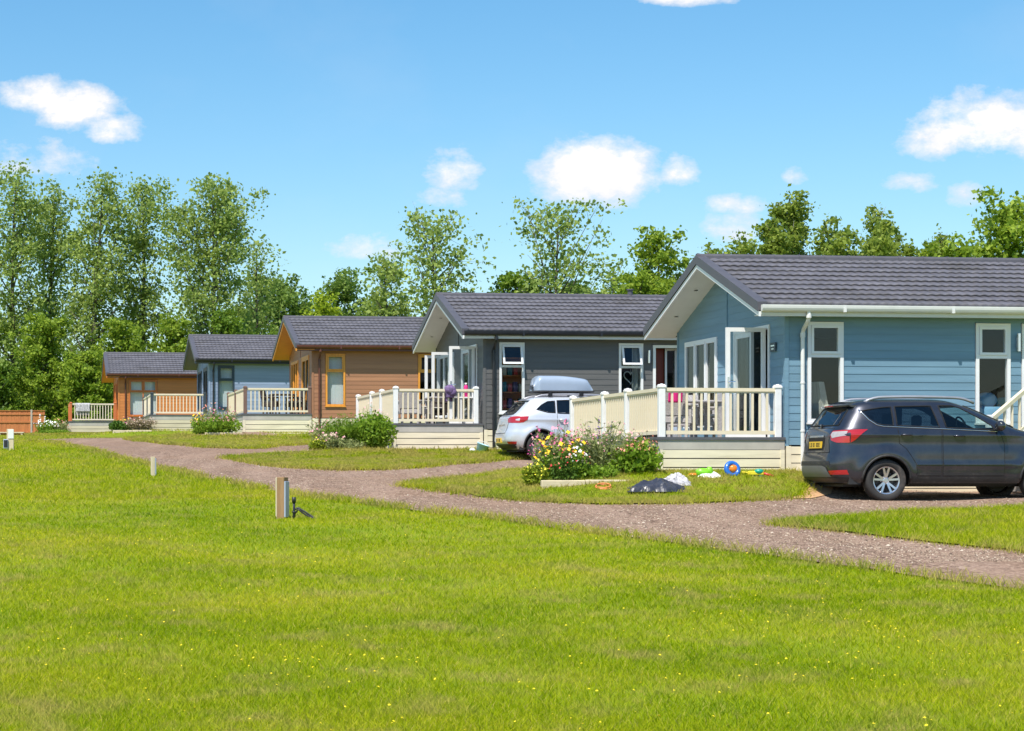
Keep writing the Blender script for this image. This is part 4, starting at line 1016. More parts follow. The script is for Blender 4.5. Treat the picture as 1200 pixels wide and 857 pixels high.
# ------------------------------------------------------------------ trees
LM = dict(
    poplar=leaf_mat('poplar_leaf', (.12, .20, .035), (.42, .52, .13), .5), oak=leaf_mat('oak_leaf', (.065, .145, .022), (.24, .35, .06), .45),
    bright=leaf_mat('bright_leaf', (.20, .30, .015), (.45, .54, .04), .5), mid=leaf_mat('mid_leaf', (.11, .205, .015), (.37, .48, .05), .48),
    birch=leaf_mat('birch_leaf', (.11, .18, .02), (.36, .44, .07), .5), hedge=leaf_mat('hedge_leaf', (.06, .14, .012), (.22, .33, .03), .42))
M['bark'] = mat('bark', (.10, .085, .07), .9, var=.35, scale=4, bump=.5, bscale=14); M['bark_pale'] = mat('pale_bark', (.26, .24, .21), .85, var=.4, scale=3)
def leaf_quads(C, size, rng, droop=.0, asp=.36):
    n = len(C); a = rng.normal(0, 1, (n, 3)); a[:, 2] = a[:, 2] * .8 - droop; a /= np.linalg.norm(a, axis=1)[:, None] + 1e-9
    b = rng.normal(0, 1, (n, 3)); b -= a * (a * b).sum(1)[:, None]; b /= np.linalg.norm(b, axis=1)[:, None] + 1e-9
    s = size * np.clip(np.exp(rng.normal(0, .32, n)), .45, 1.6); a = a * s[:, None]; b = b * (s * asp)[:, None]
    V = np.stack([C - a * .5, C + b - a * .05, C + a * .5, C - b - a * .05], 1).reshape(-1, 3)
    return V, np.arange(n * 4)
KIND = {  # limbs, lift angle, profile, clump radius, leaves per clump, leaf size, trunk share, leaf material
    'poplar': (34, 62, lambda f: .35 + .65 * math.sin(PI * min(1, f * .95 + .12)) ** .8, .64, 76, .185, .10, 'poplar'),
    'sparse': (36, 58, lambda f: .45 + .6 * math.sin(PI * min(1, f * .9 + .1)), .72, 26, .21, .12, 'poplar'),
    'round': (34, 40, lambda f: .35 + .8 * math.sin(PI * min(1, f * .85 + .15)), .75, 78, .21, .08, 'oak'),
    'leafy': (34, 35, lambda f: .95 - .62 * f ** 1.4, .58, 70, .18, .03, 'mid'),
    'birch': (48, 56, lambda f: .9 - .66 * f, .40, 46, .16, .06, 'birch'),
    'bush': (30, 28, lambda f: 1. - .55 * f ** 2, .55, 80, .17, .0, 'hedge'),
}
def tree(name, label, px, Y, ytop, wpx, kind, lm=None, group=None, dens=1., bark='bark', seed=0):
    rng = np.random.default_rng(seed * 101 + 5); nl, lift, prof, cr, npc, ls, t0, lmd = KIND[kind]
    x = at(px, Y); zg = float(gz(x, Y)); h = zat(ytop, Y) - zg; rad = wpx / 2 * Y / FP
    root = thing(name, label, 'tree', (x, Y, zg - .05), 0, group); g = G()
    lean = rng.normal(0, .025, 2); tp = lambda f: Vector((lean[0] * h * f + .12 * math.sin(f * 5 + seed), lean[1] * h * f + .12 * math.cos(f * 4 + seed), h * .94 * f))
    R0 = max(.05, h * .014)
    g.tube([tp(f) for f in np.linspace(0, 1, 12)], [R0 * (1.25 if f == 0 else 1) * (1 - f * .93) + .012 for f in np.linspace(0, 1, 12)], 7)
    Cs = []; sc = max(.55, min(1.25, h / 14)) 
    nl = int(nl * (1.0 + .35 * (rad > 4)))
    for k in range(nl):
        f = t0 + (.97 - t0) * ((k + rng.random()) / nl); az = k * 2.4 + rng.normal(0, .4); b = tp(f); R = rad * prof((f - t0) / (1 - t0)) * rng.uniform(.65, 1.12)
        la = math.radians(lift + rng.normal(0, 9) + 14 * (f - .5)); ln = R
        up = ln * math.tan(min(la, 1.2)) * .75; up = min(up, max(.25, (h - b.z) * .95))
        e = b + Vector((math.cos(az) * R, math.sin(az) * R, up)); mid = b.lerp(e, .5) + Vector((0, 0, -.08 * ln))
        g.tube([b, mid, e], [R0 * (1 - f) * .45 + .018, R0 * (1 - f) * .25 + .012, .006], 5)
        nc = max(3, int((ln + up) / (cr * sc) * 1.15))
        for j in range(nc):
            s = .22 + .82 * (j + rng.random()) / nc; p = (b.lerp(mid, s * 2) if s < .5 else mid.lerp(e, s * 2 - 1)); off = rng.normal(0, 1, 3) * cr * sc * .75
            p = np.array(p) + off
            if rng.random() < .5: g.tube([tuple(np.array(b.lerp(e, s * .8))), tuple(p)], [.012, .004], 4)
            m_ = int(npc * dens * rng.uniform(.5, 1.3)); c = rng.normal(0, 1, (m_, 3)) * cr * sc * np.array([.62, .62, .50]) * rng.uniform(.6, 1.2)
            if kind == 'birch': c[:, 2] = -np.abs(c[:, 2]) * 1.8
            Cs.append(p + c)
    top = np.array(tp(1.0)); Cs.append(top + rng.normal(0, 1, (npc, 3)) * cr * sc * np.array([.5, .5, .8]))
    C = np.concatenate(Cs); C = C[(C[:, 2] > .15) & (C[:, 2] < h * 1.01)]
    g.build('trunk', bark, root, True); V, lo = leaf_quads(C, ls * (.8 + .25 * sc), rng, .25 if kind in ('birch', 'sparse', 'poplar') else 0.); np_mesh('crown', V, lo, 4, LM[lm or lmd], root)
    return root
GT = 'tall poplars behind the far lodges'; GU = 'bushy trees behind the far lodges'; GM = 'thin poplars above the grey roof'; GR = 'trees above the blue lodge roof'
TREES = [
 ('poplar_tree', 'tall poplar cut by the left edge of the photo', 12, 128, 194, 74, 'poplar', None, GT, 1.0),
 ('poplar_tree', 'tall dark poplar second from the left edge', 60, 132, 212, 60, 'poplar', None, GT, .9),
 ('poplar_tree', 'tall full poplar between the left edge and the orange lodge', 108, 128, 198, 76, 'poplar', None, GT, 1.0),
 ('poplar_tree', 'narrow poplar rising behind the orange lodge', 170, 130, 206, 62, 'poplar', None, GT, .95),
 ('poplar_tree', 'broad topped poplar rising behind the slate blue lodge, rightmost of the tall ones', 246, 127, 208, 108, 'poplar', None, GT, .95),
 ('poplar_tree', 'short leaning poplar at the right foot of the broad poplar', 296, 134, 276, 44, 'sparse', 'poplar', GT, 1.),
 ('oak_tree', 'dark round oak left of the bright green tree', 336, 140, 322, 100, 'round', None, GU, 1.2),
 ('oak_tree', 'dark round oak behind the brown lodge ridge, right of the bright green tree', 405, 143, 318, 80, 'round', None, GU, 1.2),
 ('young_tree', 'bright yellow green tree above the left end of the brown roof', 374, 116, 340, 66, 'leafy', 'bright', GU, 1.),
 ('field_maple', 'bright mid green pointed tree above the wooden fence', 52, 119, 368, 96, 'leafy', 'mid', GU, 1.1),
 ('field_maple', 'low spreading green tree between the fence and the orange lodge', 102, 117, 412, 84, 'leafy', 'mid', GU, 1.1),
 ('field_maple', 'green bushy tree straight above the orange roof', 142, 121, 372, 90, 'leafy', 'mid', GU, 1.),
 ('field_maple', 'green bushy tree in the gap between orange and slate blue roofs', 205, 122, 366, 86, 'leafy', 'mid', GU, 1.),
 ('field_maple', 'green bushy tree above the slate blue roof', 270, 122, 358, 90, 'leafy', 'hedge', GU, 1.),
 ('shrub', 'dark green shrub behind the wooden fence at the left edge', -4, 118, 425, 70, 'bush', None, GU, 1.),
 ('shrub', 'dark bush beside the gable of the orange lodge', 86, 124, 440, 110, 'bush', None, GU, 1.),
 ('shrub', 'dark bush over the wooden fence, below the pointed tree', 30, 122, 446, 80, 'bush', None, GU, 1.),
 ('shrub', 'dark bush just above the far end of the slate blue roof', 318, 126, 380, 90, 'bush', None, GU, 1.),
 ('poplar_tree', 'small full poplar at the right end of the brown roof', 465, 112, 296, 52, 'sparse', None, GM, 1.2),
 ('poplar_tree', 'airy poplar with see-through crown above the peak of the grey gable', 522, 108, 247, 92, 'sparse', None, GM, .8),
 ('poplar_tree', 'airy wide poplar with see-through crown above the middle of the grey roof', 655, 108, 238, 108, 'sparse', None, GM, .7),
 ('poplar_tree', 'stunted thin poplar at the right foot of the wide airy one', 716, 106, 305, 44, 'sparse', None, GM, .7),
 ('hawthorn_tree', 'dense rounded hawthorn above the grey roof between the airy poplars', 600, 110, 322, 96, 'round', 'hedge', GM, 1.1),
 ('hawthorn_tree', 'low hawthorn behind the grey roof ridge below the wide airy poplar', 668, 112, 332, 90, 'round', 'hedge', GM, 1.),
 ('hawthorn_tree', 'low green hawthorn left of the grey gable', 440, 118, 348, 70, 'leafy', 'mid', GM, 1.),
 ('ash_tree', 'dense green ash filling the gap between grey roof and blue gable', 768, 92, 268, 108, 'leafy', 'mid', GR, 1.3),
 ('birch_tree', 'thin wispy birch above the peak of the blue gable', 829, 95, 276, 36, 'birch', None, GR, .9),
 ('birch_tree', 'short wispy birch right of the blue gable peak', 874, 93, 276, 40, 'birch', None, GR, 1.),
 ('birch_tree', 'tallest birch above the blue roof', 924, 92, 212, 104, 'birch', None, GR, 1.5),
 ('birch_tree', 'slim birch right next to the tallest birch', 978, 95, 245, 60, 'birch', None, GR, 1.1),
 ('birch_tree', 'feathery birch above the middle of the blue roof', 1046, 93, 232, 90, 'birch', None, GR, 1.3),
 ('birch_tree', 'low drooping birch left of the round maple', 1098, 95, 264, 62, 'birch', None, GR, 1.8),
 ('birch_tree', 'lowest thin birch beside the round maple', 1137, 97, 284, 32, 'birch', None, GR, 1.),
 ('maple_tree', 'dense round maple above the blue roof at the right edge', 1182, 90, 224, 82, 'round', 'mid', GR, 1.5),
 ('shrub', 'yellow green thicket along the ridge below the tallest birch', 902, 86, 246, 84, 'birch', 'birch', GR, 1.5),
 ('shrub', 'low thicket along the ridge between the tallest and the feathery birch', 985, 85, 266, 120, 'bush', 'birch', GR, 1.1),
 ('shrub', 'low thicket just right of the blue gable peak', 872, 85, 270, 84, 'bush', 'birch', GR, 1.),
 ('shrub', 'yellow green thicket along the ridge below the feathery birch', 1040, 86, 258, 130, 'bush', 'birch', GR, 1.1),
 ('shrub', 'green thicket along the ridge in front of the round maple', 1118, 86, 270, 110, 'bush', 'mid', GR, 1.),
 ('shrub', 'green thicket behind the blue gable, below the dense ash', 745, 88, 310, 110, 'bush', 'mid', GR, 1.),
]
for k, (nm, lb, px, Y, yt, wp, kd, lm, gr, dn) in enumerate(TREES):
    tree(nm, lb, px, Y, yt, wp, kd, lm, gr, dn, 'bark_pale' if nm in ('birch_tree',) else 'bark', k + 1)
# far-off wood closing the view behind the trees
rng = np.random.default_rng(3); C = []
for k in range(260):
    px = rng.uniform(-120, 1320); Y = rng.uniform(165, 200); x = at(px, Y); zg = float(g0(Y)); hh = rng.uniform(3.5, 7.5); q = rng.normal(0, 1, (170, 3)) * np.array([1.7, 1.2, hh * .27]) + np.array([x, Y, zg + hh * .5]); C.append(q)
V, lo = leaf_quads(np.concatenate(C), .55, rng); tag(np_mesh('distant_woodland', V, lo, 4, LM['oak']), kind='stuff')
# ------------------------------------------------------------------ flower beds
FL = {k: mat('petal_' + k, c, .6, var=.15, scale=8) for k, c in dict(yellow=(.85, .50, .01), lemon=(.75, .66, .04), magenta=(.50, .06, .22), pink=(.72, .28, .36), red=(.55, .03, .03), white=(.80, .80, .76), purple=(.20, .09, .36), beige=(.55, .40, .32), coral=(.72, .26, .18)).items()}
PL = dict(green=leaf_mat('garden_leaf', (.10, .21, .010), (.30, .44, .04), .45, 3), dark=leaf_mat('dark_garden_leaf', (.04, .10, .012), (.15, .26, .035), .3, 3), lime=leaf_mat('lime_leaf', (.13, .20, .01), (.36, .42, .03), .35, 3), sage=leaf_mat('sage_leaf', (.18, .23, .06), (.42, .45, .19), .4, 3), straw=leaf_mat('straw_leaf', (.22, .17, .10), (.45, .36, .24), .3, 3))
def plant(i, name, label, px, b, wpx, top, kind, leaf, petals=(), group=None, n=None, fs=.045, seed=0):
    rng = np.random.default_rng(900 + seed); b -= .8; x0 = sidex(i, px, b); X, Y = loc2w(i, x0, b); zg = float(gz(X, Y)); h = zat(top, Y) - zg; r = wpx / 2 * Y / FP
    root = thing(name, label, 'plant', (X, Y, zg - .02), TH, group); C = []; P = []; g = G()
    if kind == 'bush':
        q = n or int(2200 * r * h / .5 + 500); u = rng.normal(0, 1, (q, 3)); u /= np.linalg.norm(u, axis=1)[:, None]; rad = rng.uniform(.35, 1.05, q) * (1 + .14 * np.sin(u[:, 0] * 5 + seed) * np.cos(u[:, 1] * 4))
        c = u * rad[:, None] * np.array([r, min(r, .7), h * .52]) + np.array([0, 0, h * .50]); C = c[c[:, 2] > .02]; tops = C[C[:, 2] > h * .72]
        for _ in range(8): a = rng.uniform(0, 2 * PI); g.tube([(0, 0, 0), (r * .5 * math.cos(a), min(r, .7) * .5 * math.sin(a), h * .6)], [.014, .005], 4)
        if petals and len(tops): P = tops[rng.integers(0, len(tops), max(6, int(q * .05)))]
        ls = .075
    else:
        ns = n or int(60 + 60 * r); ls = .065 if kind == 'stems' else .12
        for k in range(ns):
            a = rng.uniform(0, 2 * PI); rr = math.sqrt(rng.random()) * r; bx, by = rr * .55 * math.cos(a), rr * .45 * math.sin(a); hh = h * rng.uniform(.55, 1.0) * (1 - .30 * (rr / r) ** 2); ex, ey = rr * math.cos(a), min(rr, .7) * math.sin(a) * .8
            p0, p2 = Vector((bx, by, 0)), Vector((ex, ey, hh)); p1 = Vector((bx + (ex - bx) * .3, by + (ey - by) * .3, hh * .55))
            if kind == 'spray': p2 += Vector((math.cos(a) * .12, math.sin(a) * .12, -.05 * rng.random()))
            g.tube([p0, p1, p2], [.007, .005, .003], 3); L_ = 34 if kind == 'stems' else 12
            for t in rng.random(L_): 
                if t < (.86 if kind == 'stems' else 1.): C.append(np.array(p0.lerp(p1, t * 2) if t < .5 else p1.lerp(p2, t * 2 - 1)) + rng.normal(0, .035, 3))
            if petals and rng.random() < (.9 if i == 0 else .62):
                if kind == 'spike': P += [np.array(p1.lerp(p2, t)) + rng.normal(0, .012, 3) for t in np.linspace(.45, 1.05, 9)]
                else: P.append(np.array(p2))
        C = np.array(C); C = C[C[:, 2] > .01]
    V, lo = leaf_quads(C, ls, rng, -.3 if kind != 'bush' else 0., .36 if kind == 'bush' else (.22 if kind == 'stems' else .10)); np_mesh('foliage', V, lo, 4, PL[leaf], root); g.build('stem', PL[leaf], root)
    P = np.array(P)
    if len(P):
        for q, pm in enumerate(petals):
            S_ = P[q::len(petals)]; m_ = len(S_)
            if not m_: continue
            an = np.arange(8) * PI / 4; rad = fs * (.62 if i == 0 else .48) * rng.uniform(.6, 1.2, m_)[:, None]; star = np.where(np.arange(8) % 2, .62, 1.)
            tx, ty = rng.uniform(-.9, .9, (2, m_)); ty -= .5; lx = rad * star * np.cos(an); ly = rad * star * np.sin(an)
            A = np.stack([S_[:, :1] + lx, S_[:, 1:2] + ly, S_[:, 2:] + lx * tx[:, None] + ly * -ty[:, None]], -1); top_ = (S_ + np.array([0, 0, fs * .35]))[:, None]; A = np.concatenate([A, top_], 1)
            lo = (np.arange(m_)[:, None, None] * 9 + np.array([[k, (k + 1) % 8, 8] for k in range(8)])[None]).ravel(); np_mesh('blossom', A.reshape(-1, 3), lo, 3, FL[pm], root)
    return root
B1, B2, B3, B4, B5 = ('flowers in the bed by the %s lodge' % c for c in ('blue', 'grey', 'brown', 'slate blue', 'orange'))
PLANTS = [
 (0, 'loosestrife', 'lime yellow feathery plant at the left end of the bed by the blue lodge', 628, .0, 30, 536, 'stems', 'lime', ('lemon',), B1, 60, .03),
 (0, 'pincushion_plant', 'tall magenta flecked plant behind the yellow daisies in the bed by the blue lodge', 654, .7, 74, 488, 'stems', 'sage', ('magenta', 'pink'), B1, 110, .042),
 (0, 'coneflower', 'golden yellow daisies in the middle of the bed by the blue lodge', 657, .35, 60, 498, 'stems', 'green', ('yellow',), B1, 34, .075),
 (0, 'red_helenium', 'red dotted flowers below the golden daisies in the bed by the blue lodge', 668, .05, 50, 522, 'stems', 'dark', ('red', 'coral'), B1, 60, .028),
 (0, 'shasta_daisy', 'small clump of white daisies in the middle of the bed by the blue lodge', 677, .0, 24, 516, 'stems', 'green', ('white',), B1, 30, .042),
 (0, 'wispy_gaura', 'wispy beige pink spray left of the green bush in the bed by the blue lodge', 706, .6, 74, 488, 'spray', 'sage', ('beige', 'pink'), B1, 170, .035),
 (0, 'purple_salvia', 'thin purple spikes standing tallest in the bed by the blue lodge', 708, .9, 40, 480, 'spike', 'sage', ('purple',), B1, 14, .03),
 (0, 'leafy_phlox', 'glossy green leafy bush against the blue lodge veranda', 746, .35, 62, 516, 'bush', 'green', ('coral',), B1, None, .045),
 (0, 'astilbe', 'feathery coral pink plumes behind the glossy bush by the blue lodge veranda', 752, 1.0, 52, 502, 'stems', 'sage', ('coral', 'beige'), B1, 70, .04),
 (0, 'green_border_plant', 'dark green low plant in front of the wispy spray by the blue lodge', 702, .05, 56, 540, 'stems', 'green', (), B1, 70, .04),
 (1, 'lime_spurge', 'lime yellow low plant at the left tip of the bed by the grey lodge', 374, .2, 26, 513, 'bush', 'lime', ('lemon',), B2, None, .05),
 (1, 'sedum', 'sage green low plant with pink heads in the bed by the grey lodge', 388, .1, 38, 502, 'stems', 'sage', ('beige', 'pink'), B2, 70, .06),
 (1, 'tall_grass_plant', 'upright dark green grassy plant in the bed by the grey lodge', 406, .5, 50, 479, 'spray', 'green', (), B2, 280, .04),
 (1, 'wispy_gaura', 'wispy pink spray at the back of the bed by the grey lodge', 394, .9, 66, 482, 'spray', 'sage', ('pink', 'beige'), B2, 130, .045),
 (1, 'leafy_phlox', 'large leafy green bush touching the grey lodge veranda', 440, .3, 50, 485, 'bush', 'green', (), B2, None, .05),
 (1, 'buddleia', 'pointed green shrub with pale pink tips above the leafy bush by the grey lodge', 436, .9, 50, 470, 'stems', 'green', ('pink', 'beige'), B2, 90, .05),
 (1, 'dry_border_plant', 'straw coloured low plant in the middle of the bed by the grey lodge', 412, .0, 44, 512, 'stems', 'sage', (), B2, 60, .05),
 (2, 'rose_campion', 'red and pink flowers in the middle of the bed by the brown lodge', 256, .5, 50, 470, 'stems', 'sage', ('magenta', 'coral', 'beige'), B3, 120, .06),
 (2, 'yellow_daisy', 'yellow flowers at the left end of the bed by the brown lodge', 234, .5, 24, 481, 'stems', 'green', ('yellow',), B3, 50, .075),
 (2, 'leafy_border_plant', 'green low leafy plants in front of the red flowers by the brown lodge', 256, .0, 58, 488, 'bush', 'green', ('pink',), B3, None, .05),
 (3, 'lavender', 'pale straw grey rounded clump by the slate blue lodge veranda', 166, .4, 34, 486, 'spray', 'straw', ('beige',), B4, 200, .05),
 (3, 'low_box_shrub', 'small round green shrub left of the straw grey clump by the slate blue lodge', 137, .2, 20, 492, 'bush', 'dark', (), B4, None, .05),
 (3, 'pink_geranium', 'grey green plant with one magenta bloom between shrub and clump by the slate blue lodge', 148, .6, 24, 487, 'stems', 'sage', ('magenta', 'yellow'), B4, 50, .07),
 (4, 'white_daisy', 'white daisies at the left end of the bed by the orange lodge', 54, .4, 30, 489, 'stems', 'green', ('white',), B5, 90, .08),
 (4, 'astilbe', 'dusty pink plumes beside the orange lodge veranda', 70, .5, 26, 490, 'stems', 'sage', ('coral', 'beige'), B5, 90, .07),
 (4, 'leafy_border_plant', 'low green leafy plant in front of the pink plumes by the orange lodge', 64, -.1, 40, 503, 'bush', 'green', (), B5, None, .05),
 (4, 'foxglove', 'two tall pale spikes at the back of the bed by the orange lodge', 49, 1.0, 12, 473, 'spike', 'green', ('white',), B5, 6, .08),
]
for k, a in enumerate(PLANTS): plant(*a, seed=k)
M['sleeper'] = mat('sleeper_timber', S(206, 190, 160), .8, var=.15, stretch=(1, 8, 8), dirt=((.22, .17, .11), 4, .4))
for i, p0, p1, lb in ((0, 634, 737, 'blue'), (1, 400, 462, 'grey'), (2, 240, 284, 'brown'), (3, 132, 178, 'slate blue')):
    a, b = sidex(i, p0, -1.2), sidex(i, p1, -1.2); X, Y = loc2w(i, (a + b) / 2, -1.2); z0 = max(float(gz(*loc2w(i, q, -1.2))) for q in (a, (a + b) / 2, b)) - .045
    g = G(); w = (b - a) / 2
    for q in range(2): g.box(-w + q * w + .004, -w + (q + 1) * w - .004, -.06, .06, -.3, .085 + .008 * q, .012)
    o = g.build('bed_edging', 'sleeper'); o.location = (X, Y, z0); o.rotation_euler = (0, 0, TH); tag(o, 'pale timber sleeper edging the flower bed by the %s lodge' % lb, 'edging', 'timber edgings of the flower beds')

# ------------------------------------------------------------------ bollards, tap, fence, bench
M['post_timber'] = mat('post_timber', S(150, 118, 84), .85, var=.25, scale=5, stretch=(3, 3, .5), bump=.4, bscale=40)
M['post_pale'] = mat('post_painted_pale', S(208, 192, 162), .7, var=.1, dirt=((.35, .28, .2), 6, .4)); M['plate_steel'] = mat('plate_steel', S(176, 184, 208), .35, .3, var=.08)
M['hose_black'] = mat('hose_black', (.02, .021, .024), .5); M['fence_orange'] = mat('fence_board', S(184, 114, 66), .75, var=.22, scale=3, stretch=(7, 7, .4), dirt=(S(130, 70, 40), 2, .5)); M['concrete_post'] = mat('concrete_post', S(170, 160, 150), .85)
def ground_at(px, py): X, Y = ray(px, py); return X, Y, float(gz(X, Y))
X, Y, Z = ground_at(331, 608); bol = thing('service_post', 'brown timber post with pale painted edge beside the black tap, nearest of the posts', 'post', (X, Y, Z), -.42, 'service posts standing in the field'); H = 48.5 * Y / FP
g = G(); g.box(-.055, .058, -.07, .07, -.2, H, .006); g.build('post_core', 'post_timber', bol)
g = G(); g.box(-.075, -.0555, -.073, .073, -.1, H - .004, .004); g.build('pale_side', 'post_pale', bol)  # slab on one side only, paler than the core
g = G(); g.box(.0585, .082, -.075, .055, .02, H - .06, .004); g.build('steel_plate', 'plate_steel', bol)
X2, Y2, Z2 = ground_at(344.5, 608.5); tap = thing('standpipe', 'black standpipe tap with a short loop of hose in the grass', 'standpipe', (X2, Y2, Z2), 0)
s = Y2 / FP; g = G(); g.tube([(0, 0, -.1), (0, 0, 25 * s)], .018, 10); g.tube([(0, 0, 19 * s), (0, 0, 25.5 * s)], .029, 10); g.tube([(0, 0, 7 * s), (0, 0, 9 * s)], .026, 10); g.build('riser', 'hose_black', tap, True)
for q, dz in ((0, 0), (1, -3)):
    g = G(); pts = [(1 * s, 0, (11 + dz * 1.6) * s), (5 * s, -.02 * q, (13 + dz * .6) * s), (12 * s, -.03, (9 + dz) * s), (21 * s, -.06, (3 + dz * .6) * s), (28 * s, -.12, -.02)]
    P_ = [Vector(pts[0])]
    for a, b in zip(pts[:-1], pts[1:]): P_ += [Vector(a).lerp(Vector(b), t) for t in (.33, .66, 1)]
    g.tube(P_, .013, 8); g.build('hose', 'hose_black', tap, True)
X, Y, Z = ground_at(180, 558.5); o = thing('service_post', 'slim pale post in the field between the tap and the far lodges', 'post', (X, Y, Z), .3, 'service posts standing in the field'); H = 23 * Y / FP
g = G(); g.box(-.05, .02, -.05, .05, -.2, H, .006); g.build('post_core', 'post_pale', o); g = G(); g.box(.0205, .045, -.045, .045, .02, H - .03, .004); g.build('steel_plate', 'plate_steel', o)
X, Y, Z = ground_at(11, 528); o = thing('service_post', 'pale topped post with dark meter box at the left edge of the field', 'post', (X, Y, Z), .1, 'service posts standing in the field'); H = 25 * Y / FP
g = G(); g.box(-.07, .12, -.07, .07, -.2, H, .008); g.build('post_core', 'post_pale', o); g = G(); g.box(-.16, -.03, -.12, -.072, .05, H * .52, .01); g.build('meter_box', 'plate_steel', o); g = G(); g.box(-.03, .12, -.085, -.071, H * .55, H - .02, .004); g.build('notice_plate', 'white', o)
g = G(); g.box(-.145, -.045, -.128, -.1205, .08, H * .48); g.build('meter_door', 'dark_metal', o)

Yf = 112.; fx0 = at(37, Yf); fz = float(gz(fx0, Yf)); fen = thing('timber_fence', 'orange brown timber panel fence at the left edge', 'fence', (fx0, Yf, fz), 0); FH = 31 * Yf / FP
for k in range(-5, 1):
    g = G()
    for q in range(13 if k < 0 else 5): g.box(k * 1.85 + .06 + q * .134, k * 1.85 + .06 + q * .134 + .130, -.012 + .008 * (q % 2), .012 + .008 * (q % 2), .06, FH - .05)
    xe = 1.80 if k < 0 else .73
    for z in (.25, FH * .55, FH - .22): g.box(k * 1.85 + .05, k * 1.85 + xe, -.05, -.013, z - .045, z + .045)
    g.box(k * 1.85 + .05, k * 1.85 + xe, -.05, .05, FH - .05, FH - .02); g.build('fence_panel', 'fence_orange', fen)
    g = G(); g.box(k * 1.85 - .05, k * 1.85 + .05, -.06, .06, -.3, FH + .02, .006); g.build('fence_post', 'concrete_post', fen)
X, Y, Z = ground_at(14, 514.6); Y = 97.; X = at(13, Y); Z = float(gz(X, Y)); bn = thing('bench', 'low timber bench in front of the orange fence', 'bench', (X, Y, Z), 0); hz = zat(506.5, Y) - Z
g = G(); g.box(-.62, .62, -.19, -.02, hz - .05, hz, .006); g.box(-.62, .62, .02, .19, hz - .05, hz, .006); g.build('seat', 'post_pale', bn)
g = G(); g.box(-.60, .60, -.03, .03, hz * .35, hz * .35 + .08); g.build('stretcher', 'fence_orange', bn)
for x in (-.52, .52):
    for y in (-.13, .13): g = G(); g.box(x - .04, x + .04, y - .04, y + .04, -.15, hz - .052); g.build('leg', 'post_pale', bn)

# ------------------------------------------------------------------ things left on the grass
def crumple(name, label, cat, loc, rz, sx, sy, h, m, seed, fold=3.):
    rng = np.random.default_rng(seed); ph = rng.uniform(0, 6, 12)
    from mathutils import noise as mn
    def fn(u, v):
        x, y = (u - .5) * 2, (v - .5) * 2; e = max(0, 1 - (abs(x) ** 2.4 + abs(y) ** 2.4) ** .6)
        q = Vector((x * 1.5 + seed * 3.7, y * 1.5, seed)); r1 = 1 - abs(mn.noise(q)) * 2.2; r2 = 1 - abs(mn.noise(q * 2.6)) * 2.0
        z = h * (e ** .55) * (.55 + .30 * r1 + .16 * r2)
        wob = 1 + .12 * math.sin(5 * math.atan2(y, x) + ph[5]) + .06 * math.sin(11 * math.atan2(y, x) + ph[6])
        return (x * sx * wob, y * sy * wob, max(0.005, z))
    g = G(); g.grid(fn, 30, 24); o = g.build(name, m, None, False, solid=.008); o.location = loc; o.rotation_euler = (0, 0, rz); return tag(o, label, cat)
M['sheet_dark'] = mat('sheet_dark', (.040, .043, .060), .32, var=.3, scale=6); M['cloth_pattern'] = mat('cloth_pattern', (.46, .44, .46), .8, var=.55, scale=16)
X, Y, Z = ground_at(768, 577); crumple('groundsheet', 'crumpled black plastic groundsheet on the grass below the blue lodge veranda', 'groundsheet', (X, Y, Z), .15, .47, .30, .25, 'sheet_dark', 4)
X, Y, Z = ground_at(793, 570); crumple('picnic_blanket', 'crumpled pale patterned blanket lying against the black groundsheet', 'blanket', (X, Y, Z), .6, .28, .20, .24, 'cloth_pattern', 8)
M['bag_white'] = mat('bag_white', (.78, .80, .76), .4, var=.08); M['toy_green'] = mat('toy_green', (.22, .60, .03), .35, var=.1); M['toy_blue'] = mat('toy_blue', (.02, .14, .52), .3, var=.1, coat=.5); M['toy_orange'] = mat('toy_orange', (.85, .24, .02), .3, var=.1, coat=.5); M['toy_teal'] = mat('toy_teal', (.01, .30, .22), .35); M['toy_yellow'] = mat('toy_yellow', (.75, .62, .03), .35); M['toy_red'] = mat('toy_red', (.65, .05, .03), .35); M['magenta'] = mat('magenta_cloth', (.72, .02, .22), .8); M['lilac'] = mat('lilac_cloth', (.16, .10, .22), .85, var=.45, scale=14); M['pale_blue'] = mat('pale_blue_plastic', S(176, 214, 228), .4)
def foot(px, py): X, Y, Z = ground_at(px, py); return X, Y, Z
X, Y, Z = foot(830, 561.5); bag = crumple('carrier_bag', 'white carrier bag with green top slumped against the cream skirting', 'bag', (X, Y, Z), 0, .21, .11, .15, 'bag_white', 12); 
g = G(); g.blob((-.09, 0, .10), (.13, .07, .08), 11, 8, .22); g.blob((.02, .0, .13), (.06, .05, .07), 9, 7, .25); g.build('bag_print', 'toy_green', bag, True)
X, Y, Z = foot(806, 561); o = thing('toy_spade', 'small orange beach spade left of the carrier bag', 'toy', (X, Y, Z), .3); g = G(); g.tube([(-.12, 0, .03), (.05, 0, .05)], .014, 8); g.tube([(-.14, -.05, .03), (-.12, 0, .03), (-.14, .05, .03)], .014, 8); g.build('handle', 'toy_yellow', o, True); g = G(); g.blob((.10, 0, .06), (.09, .07, .03), 10, 7); g.build('blade', 'toy_orange', o, True)
X, Y, Z = foot(860, 561); o = thing('swim_ring', 'blue swim ring with orange middle leaning on the skirting', 'toy', (X, Y, Z), .2)
g = G(); R_, r_ = .105, .045; g.tube([(R_ * math.cos(a), .03 + .10 * (math.sin(a) + 1) * .35, .15 + R_ * math.sin(a)) for a in np.linspace(0, 2 * PI, 28, endpoint=False)], r_, 12, True); g.build('ring', 'toy_blue', o, True)
g = G(); g.blob((.02, .06, .16), (.075, .04, .07), 12, 8); g.build('seat', 'toy_orange', o, True)
